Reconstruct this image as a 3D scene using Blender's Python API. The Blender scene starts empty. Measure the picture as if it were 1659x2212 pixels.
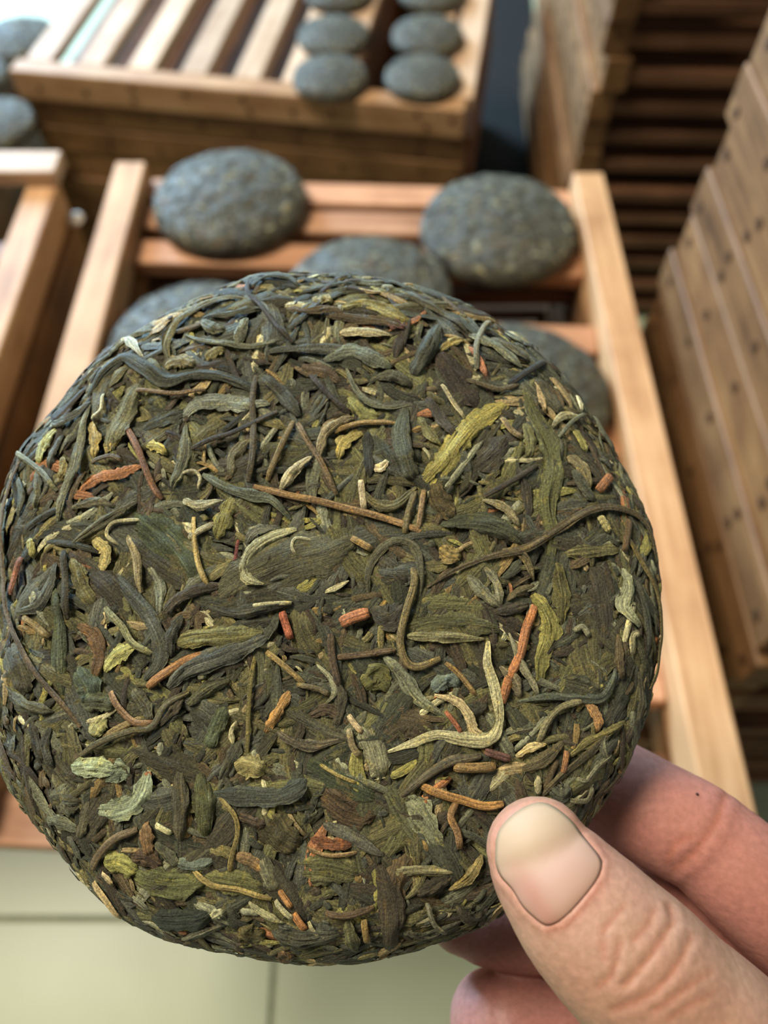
import bpy, bmesh, math, random
from mathutils import Vector, Matrix, noise
from mathutils.bvhtree import BVHTree

# ------------------------------------------------------------------ camera
F = 1662.0                      # focal length in pixels of the 1659 x 2212 frame
CX, CY = 829.5, 1106.0
PITCH = math.radians(58.5)      # looking down
SP, CP = math.sin(PITCH), math.cos(PITCH)
CAMZ = 0.72
CAM = Vector((0, 0, CAMZ))
scene = bpy.context.scene
col = scene.collection
cd = bpy.data.cameras.new('camera')
cd.sensor_fit = 'VERTICAL'
cd.sensor_height = 34.6
cd.lens = 34.6 * F / 2212.0
cd.clip_start = 0.005
cd.clip_end = 50
cd.dof.use_dof = True
cd.dof.focus_distance = 0.131
cd.dof.aperture_fstop = 10.8
cam = bpy.data.objects.new('camera', cd)
cam.location = CAM
cam.rotation_euler = (math.pi / 2 - PITCH, 0, 0)
col.objects.link(cam)
scene.camera = cam

# ------------------------------------------------------------------ light
W = bpy.data.worlds.new('World')
scene.world = W
W.use_nodes = True
W.node_tree.nodes['Background'].inputs[0].default_value = (1.0, 0.93, 0.82, 1)
W.node_tree.nodes['Background'].inputs[1].default_value = 0.13


def area(name, loc, target, sx, sy, power, color):
    l = bpy.data.lights.new(name, 'AREA')
    l.shape = 'RECTANGLE'
    l.size, l.size_y = sx, sy
    l.energy = power
    l.color = color
    o = bpy.data.objects.new(name, l)
    o.location = loc
    o.rotation_euler = (Vector(target) - Vector(loc)).to_track_quat('-Z', 'Y').to_euler()
    col.objects.link(o)
    return o


area('window_daylight', (-1.75, 2.5, 1.25), (-0.7, 1.35, 0.0), 1.1, 1.3, 250, (0.44, 0.71, 1.0))
area('ceiling_lamp', (-0.95, 0.55, 2.2), (0.0, 0.3, 0.3), 0.9, 0.6, 67, (1.0, 0.90, 0.74))
scene.view_settings.view_transform = 'Standard'
scene.view_settings.look = 'None'
scene.view_settings.gamma = 1
scene.view_settings.use_curve_mapping = False
scene.view_settings.exposure = 0.0


# ------------------------------------------------------------------ helpers
def ray(px, py):
    a = (px - CX) / F
    b = (CY - py) / F
    return Vector((a, CP + b * SP, -SP + b * CP))


def at(px, py, D):
    return CAM + ray(px, py) * D


def on(px, py, drop):
    r = ray(px, py)
    return CAM + r * (drop / -r.z)


def to_px(p):
    d = p - CAM
    up = Vector((0, SP, CP))
    fw = Vector((0, CP, -SP))
    D = d.dot(fw)
    return CX + F * d.x / D, CY - F * d.dot(up) / D, D


def lin(c):
    c = c / 255.0
    return c / 12.92 if c <= 0.04045 else ((c + 0.055) / 1.055) ** 2.4


def olive(c, k):
    """photo value of a leaf -> surface colour, pulled a little to warm olive"""
    a = [lin(x) for x in c]
    y = 0.25 * a[0] + 0.65 * a[1] + 0.1 * a[2]
    t = (1.04 * y, 1.0 * y, 0.50 * y)
    w = 0.30 if c[0] > c[1] * 1.35 else 0.33
    return tuple(min(1, k * (x * (1 - w) + q * w)) for x, q in zip(a, t))


def rgb(r, g, b, k=1.0):
    return (min(1, lin(r) * k), min(1, lin(g) * k), min(1, lin(b) * k), 1.0)


def new_obj(name, mesh, parent=None, mat=None):
    o = bpy.data.objects.new(name, mesh)
    col.objects.link(o)
    if parent is not None:
        o.parent = parent
    if mat is not None and mesh is not None and not mesh.materials:
        mesh.materials.append(mat)
    return o


def empty(name, loc=(0, 0, 0), rz=0.0):
    o = bpy.data.objects.new(name, None)
    o.empty_display_size = 0.02
    o.location = loc
    o.rotation_euler = (0, 0, rz)
    col.objects.link(o)
    return o


def tag(o, label, cat, group=None, kind=None):
    if label:
        o['label'] = label
    if cat:
        o['category'] = cat
    if group:
        o['group'] = group
    if kind:
        o['kind'] = kind
    return o


def pydata(name, verts, faces, smooth=True):
    me = bpy.data.meshes.new(name)
    me.from_pydata([tuple(v) for v in verts], [], faces)
    if smooth:
        me.polygons.foreach_set('use_smooth', [True] * len(me.polygons))
    me.update()
    return me


def cat_rom(P, n):
    """Catmull-Rom resample of a list of tuples to n+1 rows."""
    out = []
    m = len(P) - 1
    for i in range(n + 1):
        x = i / n * m
        k = min(int(x), m - 1)
        t = x - k
        p1, p2 = P[k], P[k + 1]
        p0 = P[k - 1] if k > 0 else tuple(2 * a - b for a, b in zip(p1, p2))
        p3 = P[k + 2] if k + 2 <= m else tuple(2 * b - a for a, b in zip(p1, p2))
        row = []
        for a, b, c, d in zip(p0, p1, p2, p3):
            row.append(0.5 * (2 * b + (c - a) * t + (2 * a - 5 * b + 4 * c - d) * t * t
                              + (3 * b - a - 3 * c + d) * t ** 3))
        out.append(tuple(row))
    return out


# ------------------------------------------------------------------ materials
def new_mat(name):
    m = bpy.data.materials.new(name)
    m.use_nodes = True
    nt = m.node_tree
    return m, nt, nt.nodes, nt.links, nt.nodes['Principled BSDF']


def ramp(nodes, stops):
    r = nodes.new('ShaderNodeValToRGB')
    el = r.color_ramp.elements
    while len(el) > 1:
        el.remove(el[0])
    el[0].position = stops[0][0]
    el[0].color = stops[0][1]
    for p, c in stops[1:]:
        e = el.new(p)
        e.color = c
    return r


def wood_mat(name, dark, mid, light, axis):
    m, nt, nodes, links, bs = new_mat(name)
    tc = nodes.new('ShaderNodeTexCoord')
    oi = nodes.new('ShaderNodeObjectInfo')
    add = nodes.new('ShaderNodeVectorMath')
    add.operation = 'ADD'
    comb = nodes.new('ShaderNodeMath')
    comb.operation = 'MULTIPLY'
    comb.inputs[1].default_value = 37.0
    links.new(oi.outputs['Random'], comb.inputs[0])
    links.new(tc.outputs['Object'], add.inputs[0])
    links.new(comb.outputs[0], add.inputs[1])
    mp = nodes.new('ShaderNodeMapping')
    s = [170, 170, 170]
    s[axis] = 9
    mp.inputs['Scale'].default_value = s
    links.new(add.outputs[0], mp.inputs[0])
    n1 = nodes.new('ShaderNodeTexNoise')
    n1.inputs['Scale'].default_value = 1.0
    n1.inputs['Detail'].default_value = 5
    n1.inputs['Distortion'].default_value = 0.8
    links.new(mp.outputs[0], n1.inputs['Vector'])
    n2 = nodes.new('ShaderNodeTexNoise')
    n2.inputs['Scale'].default_value = 22.0
    n2.inputs['Detail'].default_value = 3
    links.new(add.outputs[0], n2.inputs['Vector'])
    mix = nodes.new('ShaderNodeMix')
    mix.inputs[0].default_value = 0.42
    links.new(n1.outputs[0], mix.inputs[2])
    links.new(n2.outputs[0], mix.inputs[3])
    r = ramp(nodes, [(0.32, dark), (0.5, mid), (0.68, light)])
    links.new(mix.outputs[0], r.inputs[0])
    hsv = nodes.new('ShaderNodeHueSaturation')
    mr = nodes.new('ShaderNodeMapRange')
    mr.inputs['To Min'].default_value = 0.78
    mr.inputs['To Max'].default_value = 1.2
    links.new(oi.outputs['Random'], mr.inputs[0])
    links.new(mr.outputs[0], hsv.inputs['Value'])
    links.new(r.outputs[0], hsv.inputs['Color'])
    links.new(hsv.outputs[0], bs.inputs['Base Color'])
    bs.inputs['Roughness'].default_value = 0.6
    bs.inputs['Specular IOR Level'].default_value = 0.3
    bp = nodes.new('ShaderNodeBump')
    bp.inputs['Strength'].default_value = 0.35
    bp.inputs['Distance'].default_value = 0.0008
    links.new(n1.outputs[0], bp.inputs['Height'])
    links.new(bp.outputs[0], bs.inputs['Normal'])
    return m


KW = 1.0
MAT = {}
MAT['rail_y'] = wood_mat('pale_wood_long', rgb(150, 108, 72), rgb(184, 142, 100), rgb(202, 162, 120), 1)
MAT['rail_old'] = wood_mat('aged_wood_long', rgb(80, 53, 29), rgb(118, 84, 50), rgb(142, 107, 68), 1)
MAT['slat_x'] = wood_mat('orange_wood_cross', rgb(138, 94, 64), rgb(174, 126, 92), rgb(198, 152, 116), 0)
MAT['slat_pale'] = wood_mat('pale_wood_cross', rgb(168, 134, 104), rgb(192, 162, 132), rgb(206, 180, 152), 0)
MAT['slat_dark'] = wood_mat('brown_wood_cross', rgb(80, 52, 34), rgb(110, 75, 50), rgb(132, 92, 64), 0)


def plain(name, c, rough=0.6, spec=0.3):
    m, nt, nodes, links, bs = new_mat(name)
    n = nodes.new('ShaderNodeTexNoise')
    n.inputs['Scale'].default_value = 300
    r = ramp(nodes, [(0.3, tuple(x * 0.7 for x in c[:3]) + (1,)), (0.7, c)])
    links.new(n.outputs[0], r.inputs[0])
    links.new(r.outputs[0], bs.inputs['Base Color'])
    bs.inputs['Roughness'].default_value = rough
    bs.inputs['Specular IOR Level'].default_value = spec
    return m


MAT['nail'] = plain('rusty_nail', rgb(74, 48, 26), 0.7)
MAT['paper'] = plain('white_paper', rgb(225, 215, 200), 0.8)
MAT['grout'] = plain('tile_grout', rgb(154, 160, 136), 0.9)


def tile_mat():
    m, nt, nodes, links, bs = new_mat('floor_tile')
    tc = nodes.new('ShaderNodeTexCoord')
    oi = nodes.new('ShaderNodeObjectInfo')
    add = nodes.new('ShaderNodeVectorMath')
    links.new(tc.outputs['Object'], add.inputs[0])
    links.new(oi.outputs['Location'], add.inputs[1])
    n = nodes.new('ShaderNodeTexNoise')
    n.inputs['Scale'].default_value = 9
    n.inputs['Detail'].default_value = 4
    links.new(add.outputs[0], n.inputs['Vector'])
    r = ramp(nodes, [(0.3, rgb(166, 176, 146)), (0.7, rgb(176, 186, 158))])
    links.new(n.outputs[0], r.inputs[0])
    links.new(r.outputs[0], bs.inputs['Base Color'])
    bs.inputs['Roughness'].default_value = 0.38
    return m


MAT['tile'] = tile_mat()


def leaf_mat():
    m, nt, nodes, links, bs = new_mat('tea_leaf')
    at_ = nodes.new('ShaderNodeAttribute')
    at_.attribute_name = 'col'
    uv = nodes.new('ShaderNodeUVMap')
    mp = nodes.new('ShaderNodeMapping')
    mp.inputs['Scale'].default_value = (0.16, 2.6, 1)     # uv is in millimetres
    links.new(uv.outputs[0], mp.inputs[0])
    n1 = nodes.new('ShaderNodeTexNoise')
    n1.inputs['Scale'].default_value = 1.0
    n1.inputs['Detail'].default_value = 4
    n1.inputs['Roughness'].default_value = 0.65
    n1.inputs['Distortion'].default_value = 0.6
    links.new(mp.outputs[0], n1.inputs['Vector'])
    n2 = nodes.new('ShaderNodeTexNoise')
    n2.inputs['Scale'].default_value = 0.55
    n2.inputs['Detail'].default_value = 4
    links.new(uv.outputs[0], n2.inputs['Vector'])
    n3 = nodes.new('ShaderNodeTexNoise')
    n3.inputs['Scale'].default_value = 2.2
    n3.inputs['Detail'].default_value = 5
    n3.inputs['Roughness'].default_value = 0.7
    links.new(uv.outputs[0], n3.inputs['Vector'])
    # olive / ochre blotches over the leaf's own colour
    r2 = ramp(nodes, [(0.56, (0, 0, 0, 1)), (0.72, (0.55, 0.55, 0.55, 1))])
    links.new(n2.outputs[0], r2.inputs[0])
    hs = nodes.new('ShaderNodeMix')
    hs.data_type = 'RGBA'
    hs.blend_type = 'MULTIPLY'
    hs.inputs[0].default_value = 1
    hs.inputs[7].default_value = (1.7, 1.45, 0.75, 1)
    links.new(at_.outputs['Color'], hs.inputs[6])
    mx = nodes.new('ShaderNodeMix')
    mx.data_type = 'RGBA'
    links.new(r2.outputs[0], mx.inputs[0])
    links.new(at_.outputs['Color'], mx.inputs[6])
    links.new(hs.outputs[2], mx.inputs[7])
    sm = nodes.new('ShaderNodeMath')
    sm.operation = 'ADD'
    links.new(n1.outputs[0], sm.inputs[0])
    links.new(n3.outputs[0], sm.inputs[1])
    r1 = ramp(nodes, [(0.37, (0.30, 0.30, 0.30, 1)), (0.5, (0.95, 0.95, 0.95, 1)), (0.63, (1.9, 1.85, 1.7, 1))])
    hf = nodes.new('ShaderNodeMath')
    hf.operation = 'MULTIPLY'
    hf.inputs[1].default_value = 0.5
    links.new(sm.outputs[0], hf.inputs[0])
    links.new(hf.outputs[0], r1.inputs[0])
    mu = nodes.new('ShaderNodeMix')
    mu.data_type = 'RGBA'
    mu.blend_type = 'MULTIPLY'
    mu.inputs[0].default_value = 1
    links.new(mx.outputs[2], mu.inputs[6])
    links.new(r1.outputs[0], mu.inputs[7])
    links.new(mu.outputs[2], bs.inputs['Base Color'])
    bs.inputs['Roughness'].default_value = 0.52
    bs.inputs['Specular IOR Level'].default_value = 0.42
    bp = nodes.new('ShaderNodeBump')
    bp.inputs['Strength'].default_value = 0.9
    bp.inputs['Distance'].default_value = 0.0007
    links.new(sm.outputs[0], bp.inputs['Height'])
    links.new(bp.outputs[0], bs.inputs['Normal'])
    return m


MAT['leaf'] = leaf_mat()


def body_mat(name, c1, c2, c3, scale):
    m, nt, nodes, links, bs = new_mat(name)
    tc = nodes.new('ShaderNodeTexCoord')
    v = nodes.new('ShaderNodeTexVoronoi')
    v.inputs['Scale'].default_value = scale
    n = nodes.new('ShaderNodeTexNoise')
    n.inputs['Scale'].default_value = scale * 0.8
    n.inputs['Detail'].default_value = 6
    n.inputs['Distortion'].default_value = 2.0
    links.new(tc.outputs['Object'], v.inputs['Vector'])
    links.new(tc.outputs['Object'], n.inputs['Vector'])
    r = ramp(nodes, [(0.34, c1), (0.52, c2), (0.72, c3)])
    links.new(n.outputs[0], r.inputs[0])
    links.new(r.outputs[0], bs.inputs['Base Color'])
    bs.inputs['Roughness'].default_value = 0.6
    bp = nodes.new('ShaderNodeBump')
    bp.inputs['Strength'].default_value = 0.8
    bp.inputs['Distance'].default_value = 0.002
    links.new(n.outputs[0], bp.inputs['Height'])
    links.new(bp.outputs[0], bs.inputs['Normal'])
    return m


MAT['body'] = body_mat('pressed_tea_core', rgb(22, 20, 14), rgb(40, 36, 24), rgb(66, 60, 38), 420)
MAT['body_bg'] = body_mat('pressed_tea_grey', rgb(38, 36, 29), rgb(70, 68, 55), rgb(110, 106, 86), 150)


# ------------------------------------------------------------------ floor
fl = pydata('floor', [(-2.2, -1.2, -0.004), (2.0, -1.2, -0.004), (2.0, 3.4, -0.004), (-2.2, 3.4, -0.004),
                      (-2.2, -1.2, -0.03), (2.0, -1.2, -0.03), (2.0, 3.4, -0.03), (-2.2, 3.4, -0.03)],
            [(0, 1, 2, 3), (7, 6, 5, 4), (0, 4, 5, 1), (1, 5, 6, 2), (2, 6, 7, 3), (3, 7, 4, 0)], False)
floor = new_obj('floor', fl, None, MAT['grout'])
tag(floor, 'pale grey green tiled floor under the racks', 'floor', kind='structure')

BOX = {}


def box_mesh(name, sx, sy, sz, bev, mat):
    key = (name, round(sx, 4), round(sy, 4), round(sz, 4), mat.name)
    if key in BOX:
        return BOX[key]
    bm = bmesh.new()
    bmesh.ops.create_cube(bm, size=1.0)
    for v in bm.verts:
        v.co = Vector((v.co.x * sx, v.co.y * sy, v.co.z * sz))
    if bev > 0:
        bmesh.ops.bevel(bm, geom=bm.edges[:], offset=bev, segments=1, affect='EDGES')
    me = bpy.data.meshes.new(name)
    bm.to_mesh(me)
    bm.free()
    me.materials.append(mat)
    BOX[key] = me
    return me


MAT['plaster'] = plain('wall_plaster', rgb(206, 202, 190), 0.9)
w_ = new_obj('wall_back', box_mesh('wall_back', 4.2, 0.1, 2.7, 0, MAT['plaster']))
w_.location = (-0.1, 3.45, 1.32)
tag(w_, 'plain pale plaster wall behind the stacks', 'wall', kind='structure')
w_ = new_obj('wall_right', box_mesh('wall_right', 0.1, 4.6, 2.7, 0, MAT['plaster']))
w_.location = (2.05, 1.1, 1.32)
tag(w_, 'plain pale plaster wall to the right of the stacks', 'wall', kind='structure')

TS = 0.33
tile = box_mesh('tile', TS - 0.004, TS - 0.004, 0.008, 0.001, MAT['tile'])
for i in range(-6, 6):
    for j in range(-3, 10):
        t = new_obj('tile', tile, floor)
        t.location = (-0.0884 + TS * (i + 0.5), 0.0456 + TS * (j + 0.5), -0.004)

# ------------------------------------------------------------------ racks
RH, RT, ST = 0.032, 0.024, 0.013
ORD = ['top', 'second', 'third', 'fourth', 'fifth', 'sixth', 'seventh', 'eighth', 'ninth', 'tenth', 'eleventh',
       'twelfth', 'thirteenth', 'fourteenth', 'fifteenth', 'sixteenth', 'seventeenth', 'eighteenth']
nail_me = None


def nail_mesh():
    global nail_me
    if nail_me is None:
        bm = bmesh.new()
        bmesh.ops.create_cone(bm, cap_ends=True, segments=10, radius1=0.0034, radius2=0.0028, depth=0.0016)
        nail_me = bpy.data.meshes.new('nail')
        bm.to_mesh(nail_me)
        bm.free()
        nail_me.materials.append(MAT['nail'])
    return nail_me


rr = random.Random(5)


def rack(label, group, loc, yaw, L, Wd, slats, rail_mat, slat_mat, slat_z=0.005, slat_w=0.024, skew=0.0,
         nails=0, ends=(0, 0), slat_skip=()):
    """loc = centre at the bottom; rails along local y, slats across."""
    r = empty('drying_rack', loc, yaw)
    tag(r, label, 'rack', group)
    for k, s in enumerate((-1, 1)):
        dl = ends[k]
        o = new_obj('side_rail', box_mesh('side_rail', RT, L, RH - 0.0006, 0.0012, rail_mat), r)
        o.location = (s * (Wd / 2 - RT / 2) + rr.uniform(-1, 1) * 0.001, dl, RH / 2)
        if nails and s * nails in (-1, 1, 2, -2):
            if abs(nails) == 2 or s == nails:
                for y in slats:
                    for dz in ((-0.006, 0.007) if rr.random() < 0.35 else (rr.uniform(-0.006, 0.006),)):
                        n = new_obj('nail', nail_mesh(), o)
                        n.rotation_euler = (0, math.pi / 2, 0)
                        n.location = (s * (RT / 2 + 0.0002), y + rr.uniform(-0.006, 0.006), dz)
    for y in slats:
        o = new_obj('slat', box_mesh('slat', Wd - 2 * RT + 0.0006, slat_w, ST, 0.0012, slat_mat), r)
        o.location = (0, y, slat_z + ST / 2)
        o.rotation_euler = (0, 0, skew)
    return r


# --- low stack in front, the open rack with five cakes on top of it
FX = -0.021
FW = 0.390
y0, y1 = 0.058, 0.558
yc = (y0 + y1) / 2
N_FRONT = 10
ztop = CAMZ - 0.38
for k in range(N_FRONT):
    z = ztop - RH * (k + 1)
    if k == 0:
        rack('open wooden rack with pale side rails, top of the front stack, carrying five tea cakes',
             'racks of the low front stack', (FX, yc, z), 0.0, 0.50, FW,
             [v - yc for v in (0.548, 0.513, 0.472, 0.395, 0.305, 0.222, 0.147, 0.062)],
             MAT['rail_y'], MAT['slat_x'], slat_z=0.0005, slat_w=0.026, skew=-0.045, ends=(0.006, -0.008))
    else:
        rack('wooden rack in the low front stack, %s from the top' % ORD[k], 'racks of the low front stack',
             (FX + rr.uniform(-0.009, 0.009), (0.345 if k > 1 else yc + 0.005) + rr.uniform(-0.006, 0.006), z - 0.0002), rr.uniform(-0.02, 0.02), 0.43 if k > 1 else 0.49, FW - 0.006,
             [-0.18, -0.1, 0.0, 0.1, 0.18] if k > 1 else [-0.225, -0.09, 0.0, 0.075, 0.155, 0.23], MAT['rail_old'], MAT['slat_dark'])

# --- neighbouring stack on the left
LX = -0.263 + RT / 2 - FW / 2 - 0.004
for k in range(10):
    z = ztop - RH * (k + 1)
    if k == 0:
        r = rack('wooden rack with a pale crosspiece at its far end, top of the left edge stack',
                 'racks of the left edge stack', (LX, 0.334, z), 0.0, 0.41, FW, [-0.18, -0.09, 0.0, 0.09],
                 MAT['rail_y'], MAT['slat_x'])
        o = new_obj('crosspiece', box_mesh('crosspiece', 0.40, 0.027, ST, 0.0012, MAT['slat_pale']), r)
        p = on(125, 342, 0.366)
        o.location = (p.x - 0.20 - LX, 0.545 - 0.334, RH + ST / 2)
        o['label'] = 'pale crosspiece nailed over the rails'
    else:
        rack('wooden rack in the left edge stack, %s from the top' % ORD[k], 'racks of the left edge stack',
             (LX + rr.uniform(-0.007, 0.007) + 0.004, 0.334 + rr.uniform(-0.008, 0.008), z - 0.0002), 0.0, 0.40, FW - 0.006,
             [-0.18, -0.09, 0.0, 0.09, 0.18], MAT['rail_old'], MAT['slat_dark'])

# --- far stack, turned a little, slats running away from the camera
DF = 0.46
cr, cl = on(1004, 238, DF), on(18, 150, DF)
ex = (cr - cl)
LF = ex.length
ex.normalize()
ey = Vector((-ex.y, ex.x, 0))
FWD = 0.40
fc = (cr + cl) / 2 + ey * (FWD / 2)
yawF = math.atan2(-ex.x, ex.y)
spx = [(78, 133), (190, 145), (298, 154), (413, 164), (525, 185), (628, 200), (722, 205), (915, 225), (988, 235)]
spos = [(on(a, b, DF) - fc).dot(ex) for a, b in spx]
for k in range(8):
    z = CAMZ - DF - RH * (k + 1)
    jx, jy = (0, 0) if k == 0 else (rr.uniform(-0.006, 0.006), rr.uniform(-0.004, 0.006))
    rack('slatted rack with two rows of small tea cakes, top of the far stack' if k == 0 else
         'wooden rack in the far slatted stack, %s from the top' % ORD[k], 'racks of the far slatted stack',
         (fc.x + ex.x * jx + ey.x * jy, fc.y + ex.y * jx + ey.y * jy, z - (0.0002 if k else 0)), yawF, LF, FWD, spos,
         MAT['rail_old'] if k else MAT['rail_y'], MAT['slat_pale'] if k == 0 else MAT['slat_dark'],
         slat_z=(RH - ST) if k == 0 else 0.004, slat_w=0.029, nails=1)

# --- tall stack behind on the right (its dark open ends face the camera)
for k in range(16):
    z = 0.52 - RH * (k + 1) + 0.0
    rack('wooden rack in the tall stack behind the front rack, %s from the top' % ORD[k],
         'racks of the tall back stack',
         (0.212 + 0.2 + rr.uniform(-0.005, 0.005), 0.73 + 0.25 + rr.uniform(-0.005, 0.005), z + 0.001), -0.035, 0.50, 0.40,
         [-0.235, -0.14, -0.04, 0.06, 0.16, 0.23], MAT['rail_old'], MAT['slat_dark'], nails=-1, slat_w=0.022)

# --- tall stack at the right edge (nailed side rails face the left)
for k in range(18):
    z = 0.578 - RH * (k + 1)
    rack('wooden rack in the tall right edge stack, %s from the top' % ORD[k],
         'racks of the tall right edge stack',
         (0.204 + 0.2 + rr.uniform(-0.0035, 0.0035), 0.295 + rr.uniform(-0.005, 0.005), z + 0.0005), rr.uniform(-0.008, 0.008), 0.29, 0.40,
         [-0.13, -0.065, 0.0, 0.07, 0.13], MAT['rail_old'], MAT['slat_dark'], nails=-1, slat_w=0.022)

# --- stack at the far left carrying piled cakes
for k in range(6):
    z = 0.20 - RH * (k + 1)
    rack('wooden rack under the piled cakes at the far left, %s from the top' % ORD[k], 'racks of the far left stack',
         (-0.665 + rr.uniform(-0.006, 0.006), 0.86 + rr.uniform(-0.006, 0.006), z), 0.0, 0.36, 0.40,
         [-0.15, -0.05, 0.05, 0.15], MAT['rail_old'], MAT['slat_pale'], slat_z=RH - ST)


# ------------------------------------------------------------------ pressed tea: leaf strips
def set_attr(me, cols, uvs):
    ca = me.color_attributes.new('col', 'FLOAT_COLOR', 'POINT')
    flat = []
    for c in cols:
        flat.extend((c[0], c[1], c[2], 1.0))
    ca.data.foreach_set('color', flat)
    ul = me.uv_layers.new(name='UVMap')
    idx = [0] * len(me.loops)
    me.loops.foreach_get('vertex_index', idx)
    fu = []
    for i in idx:
        fu.extend(uvs[i])
    ul.data.foreach_set('uv', fu)


def prof(kind, s):
    if kind == 'S':
        e = min(s, 1 - s)
        return 0.72 + 0.28 * min(1, e * 8)
    if kind == 'B':
        return max(0.10, math.sin(math.pi * min(1, s * 0.9 + 0.07)) ** 0.75)
    if kind == 'L':
        return max(0.08, math.sin(math.pi * (s * 0.93 + 0.04)) ** 0.62)
    return max(0.10, math.sin(math.pi * (s * 0.94 + 0.03)) ** 0.6)      # R


class Buf:
    def __init__(self):
        self.v, self.f, self.c, self.u = [], [], [], []

    def mesh(self, name):
        me = pydata(name, self.v, self.f)
        set_attr(me, self.c, self.u)
        me.materials.append(MAT['leaf'])
        return me


def strip(buf, pts, width, kind, c, lift, H, rng, n=8, m=5, dip=0.0007):
    P = cat_rom(pts, n) if len(pts) > 2 else [tuple(a + (b - a) * i / n for a, b in zip(pts[0], pts[1])) for i in range(n + 1)]
    base = len(buf.v)
    arch = {'S': 0.62, 'R': 0.24, 'B': 0.36, 'L': 0.10}[kind]
    if kind == 'S':
        arch *= 1.0
    uo, vo = rng.uniform(0, 400), rng.uniform(0, 400)
    ph = rng.uniform(0, 6.28)
    rip = [rng.uniform(-1, 1) for _ in range(m)]
    tw = rng.uniform(-0.25, 0.25) if kind in 'RL' else 0.0
    ed = rng.uniform(0, 100)
    Lacc = 0.0
    tint = rng.uniform(0.85, 1.15)
    for i, p in enumerate(P):
        a = P[max(0, i - 1)]
        b = P[min(n, i + 1)]
        tx, ty = b[0] - a[0], b[1] - a[1]
        tl = math.hypot(tx, ty) or 1e-9
        nx, ny = -ty / tl, tx / tl
        if i:
            Lacc += math.hypot(p[0] - P[i - 1][0], p[1] - P[i - 1][1])
        s = i / n
        hw = width * 0.5 * prof(kind, s)
        if kind != 'S':
            hw *= 1 + 0.30 * noise.noise((ed, s * 5.5, 2.0)) + 0.10 * math.sin(ph + s * 11)
        e = min(s, 1 - s)
        dp = dip * max(0, 1 - e * 6) ** 2
        for j in range(m):
            t = -1 + 2 * j / (m - 1)
            jag = 1.0
            if kind != 'S' and j in (0, m - 1):
                jag = 1 + (0.34 if kind == 'L' else 0.2) * noise.noise((ed + s * 17, j * 3.3, 0))
            x, y = p[0] + nx * t * hw * jag, p[1] + ny * t * hw * jag
            if kind == 'S':
                z = hw * arch * math.sqrt(max(0, 1 - t * t)) - 0.15 * hw
            else:
                z = hw * arch * (1 - t * t) * 1.3 - 0.12 * hw * abs(t) ** 3
                z += min(hw, 0.0020) * 0.34 * (abs(noise.noise((ed + t * 2.1 + 0.5 * math.sin(s * 4 + ph), s * 3.0, 5.0))) * 2.4 - 0.6 + 0.4 * rip[j])
                z += tw * t * hw * math.sin(s * 3.1 + ph)
            z += H(x, y) + lift - dp
            buf.v.append((x, y, z))
            k = tint * (1.0 + 0.16 * rip[j]) * (0.9 + 0.2 * math.sin(ph + s * 5) ** 2)
            buf.c.append((c[0] * k, c[1] * k, c[2] * k))
            buf.u.append((uo + Lacc * 1000, vo + t * hw * 1000))
    for i in range(n):
        for j in range(m - 1):
            q = base + i * m + j
            buf.f.append((q, q + 1, q + m + 1, q + m))


# ------------------------------------------------------------------ background cakes
def cake_profile(rho, Rr, Hc):
    """height of the upper surface of a domed cake over its underside"""
    return Hc * (0.40 + 0.60 * math.cos(min(1.0, rho * 0.93) * math.pi / 2) ** 0.8) if rho < 0.93 else \
        Hc * (0.40 + 0.60 * math.cos(0.93 * 0.93 * math.pi / 2) ** 0.8) * math.sqrt(max(0, 1 - ((rho - 0.93) / 0.07) ** 2)) * 0.62 + Hc * 0.17


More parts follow.
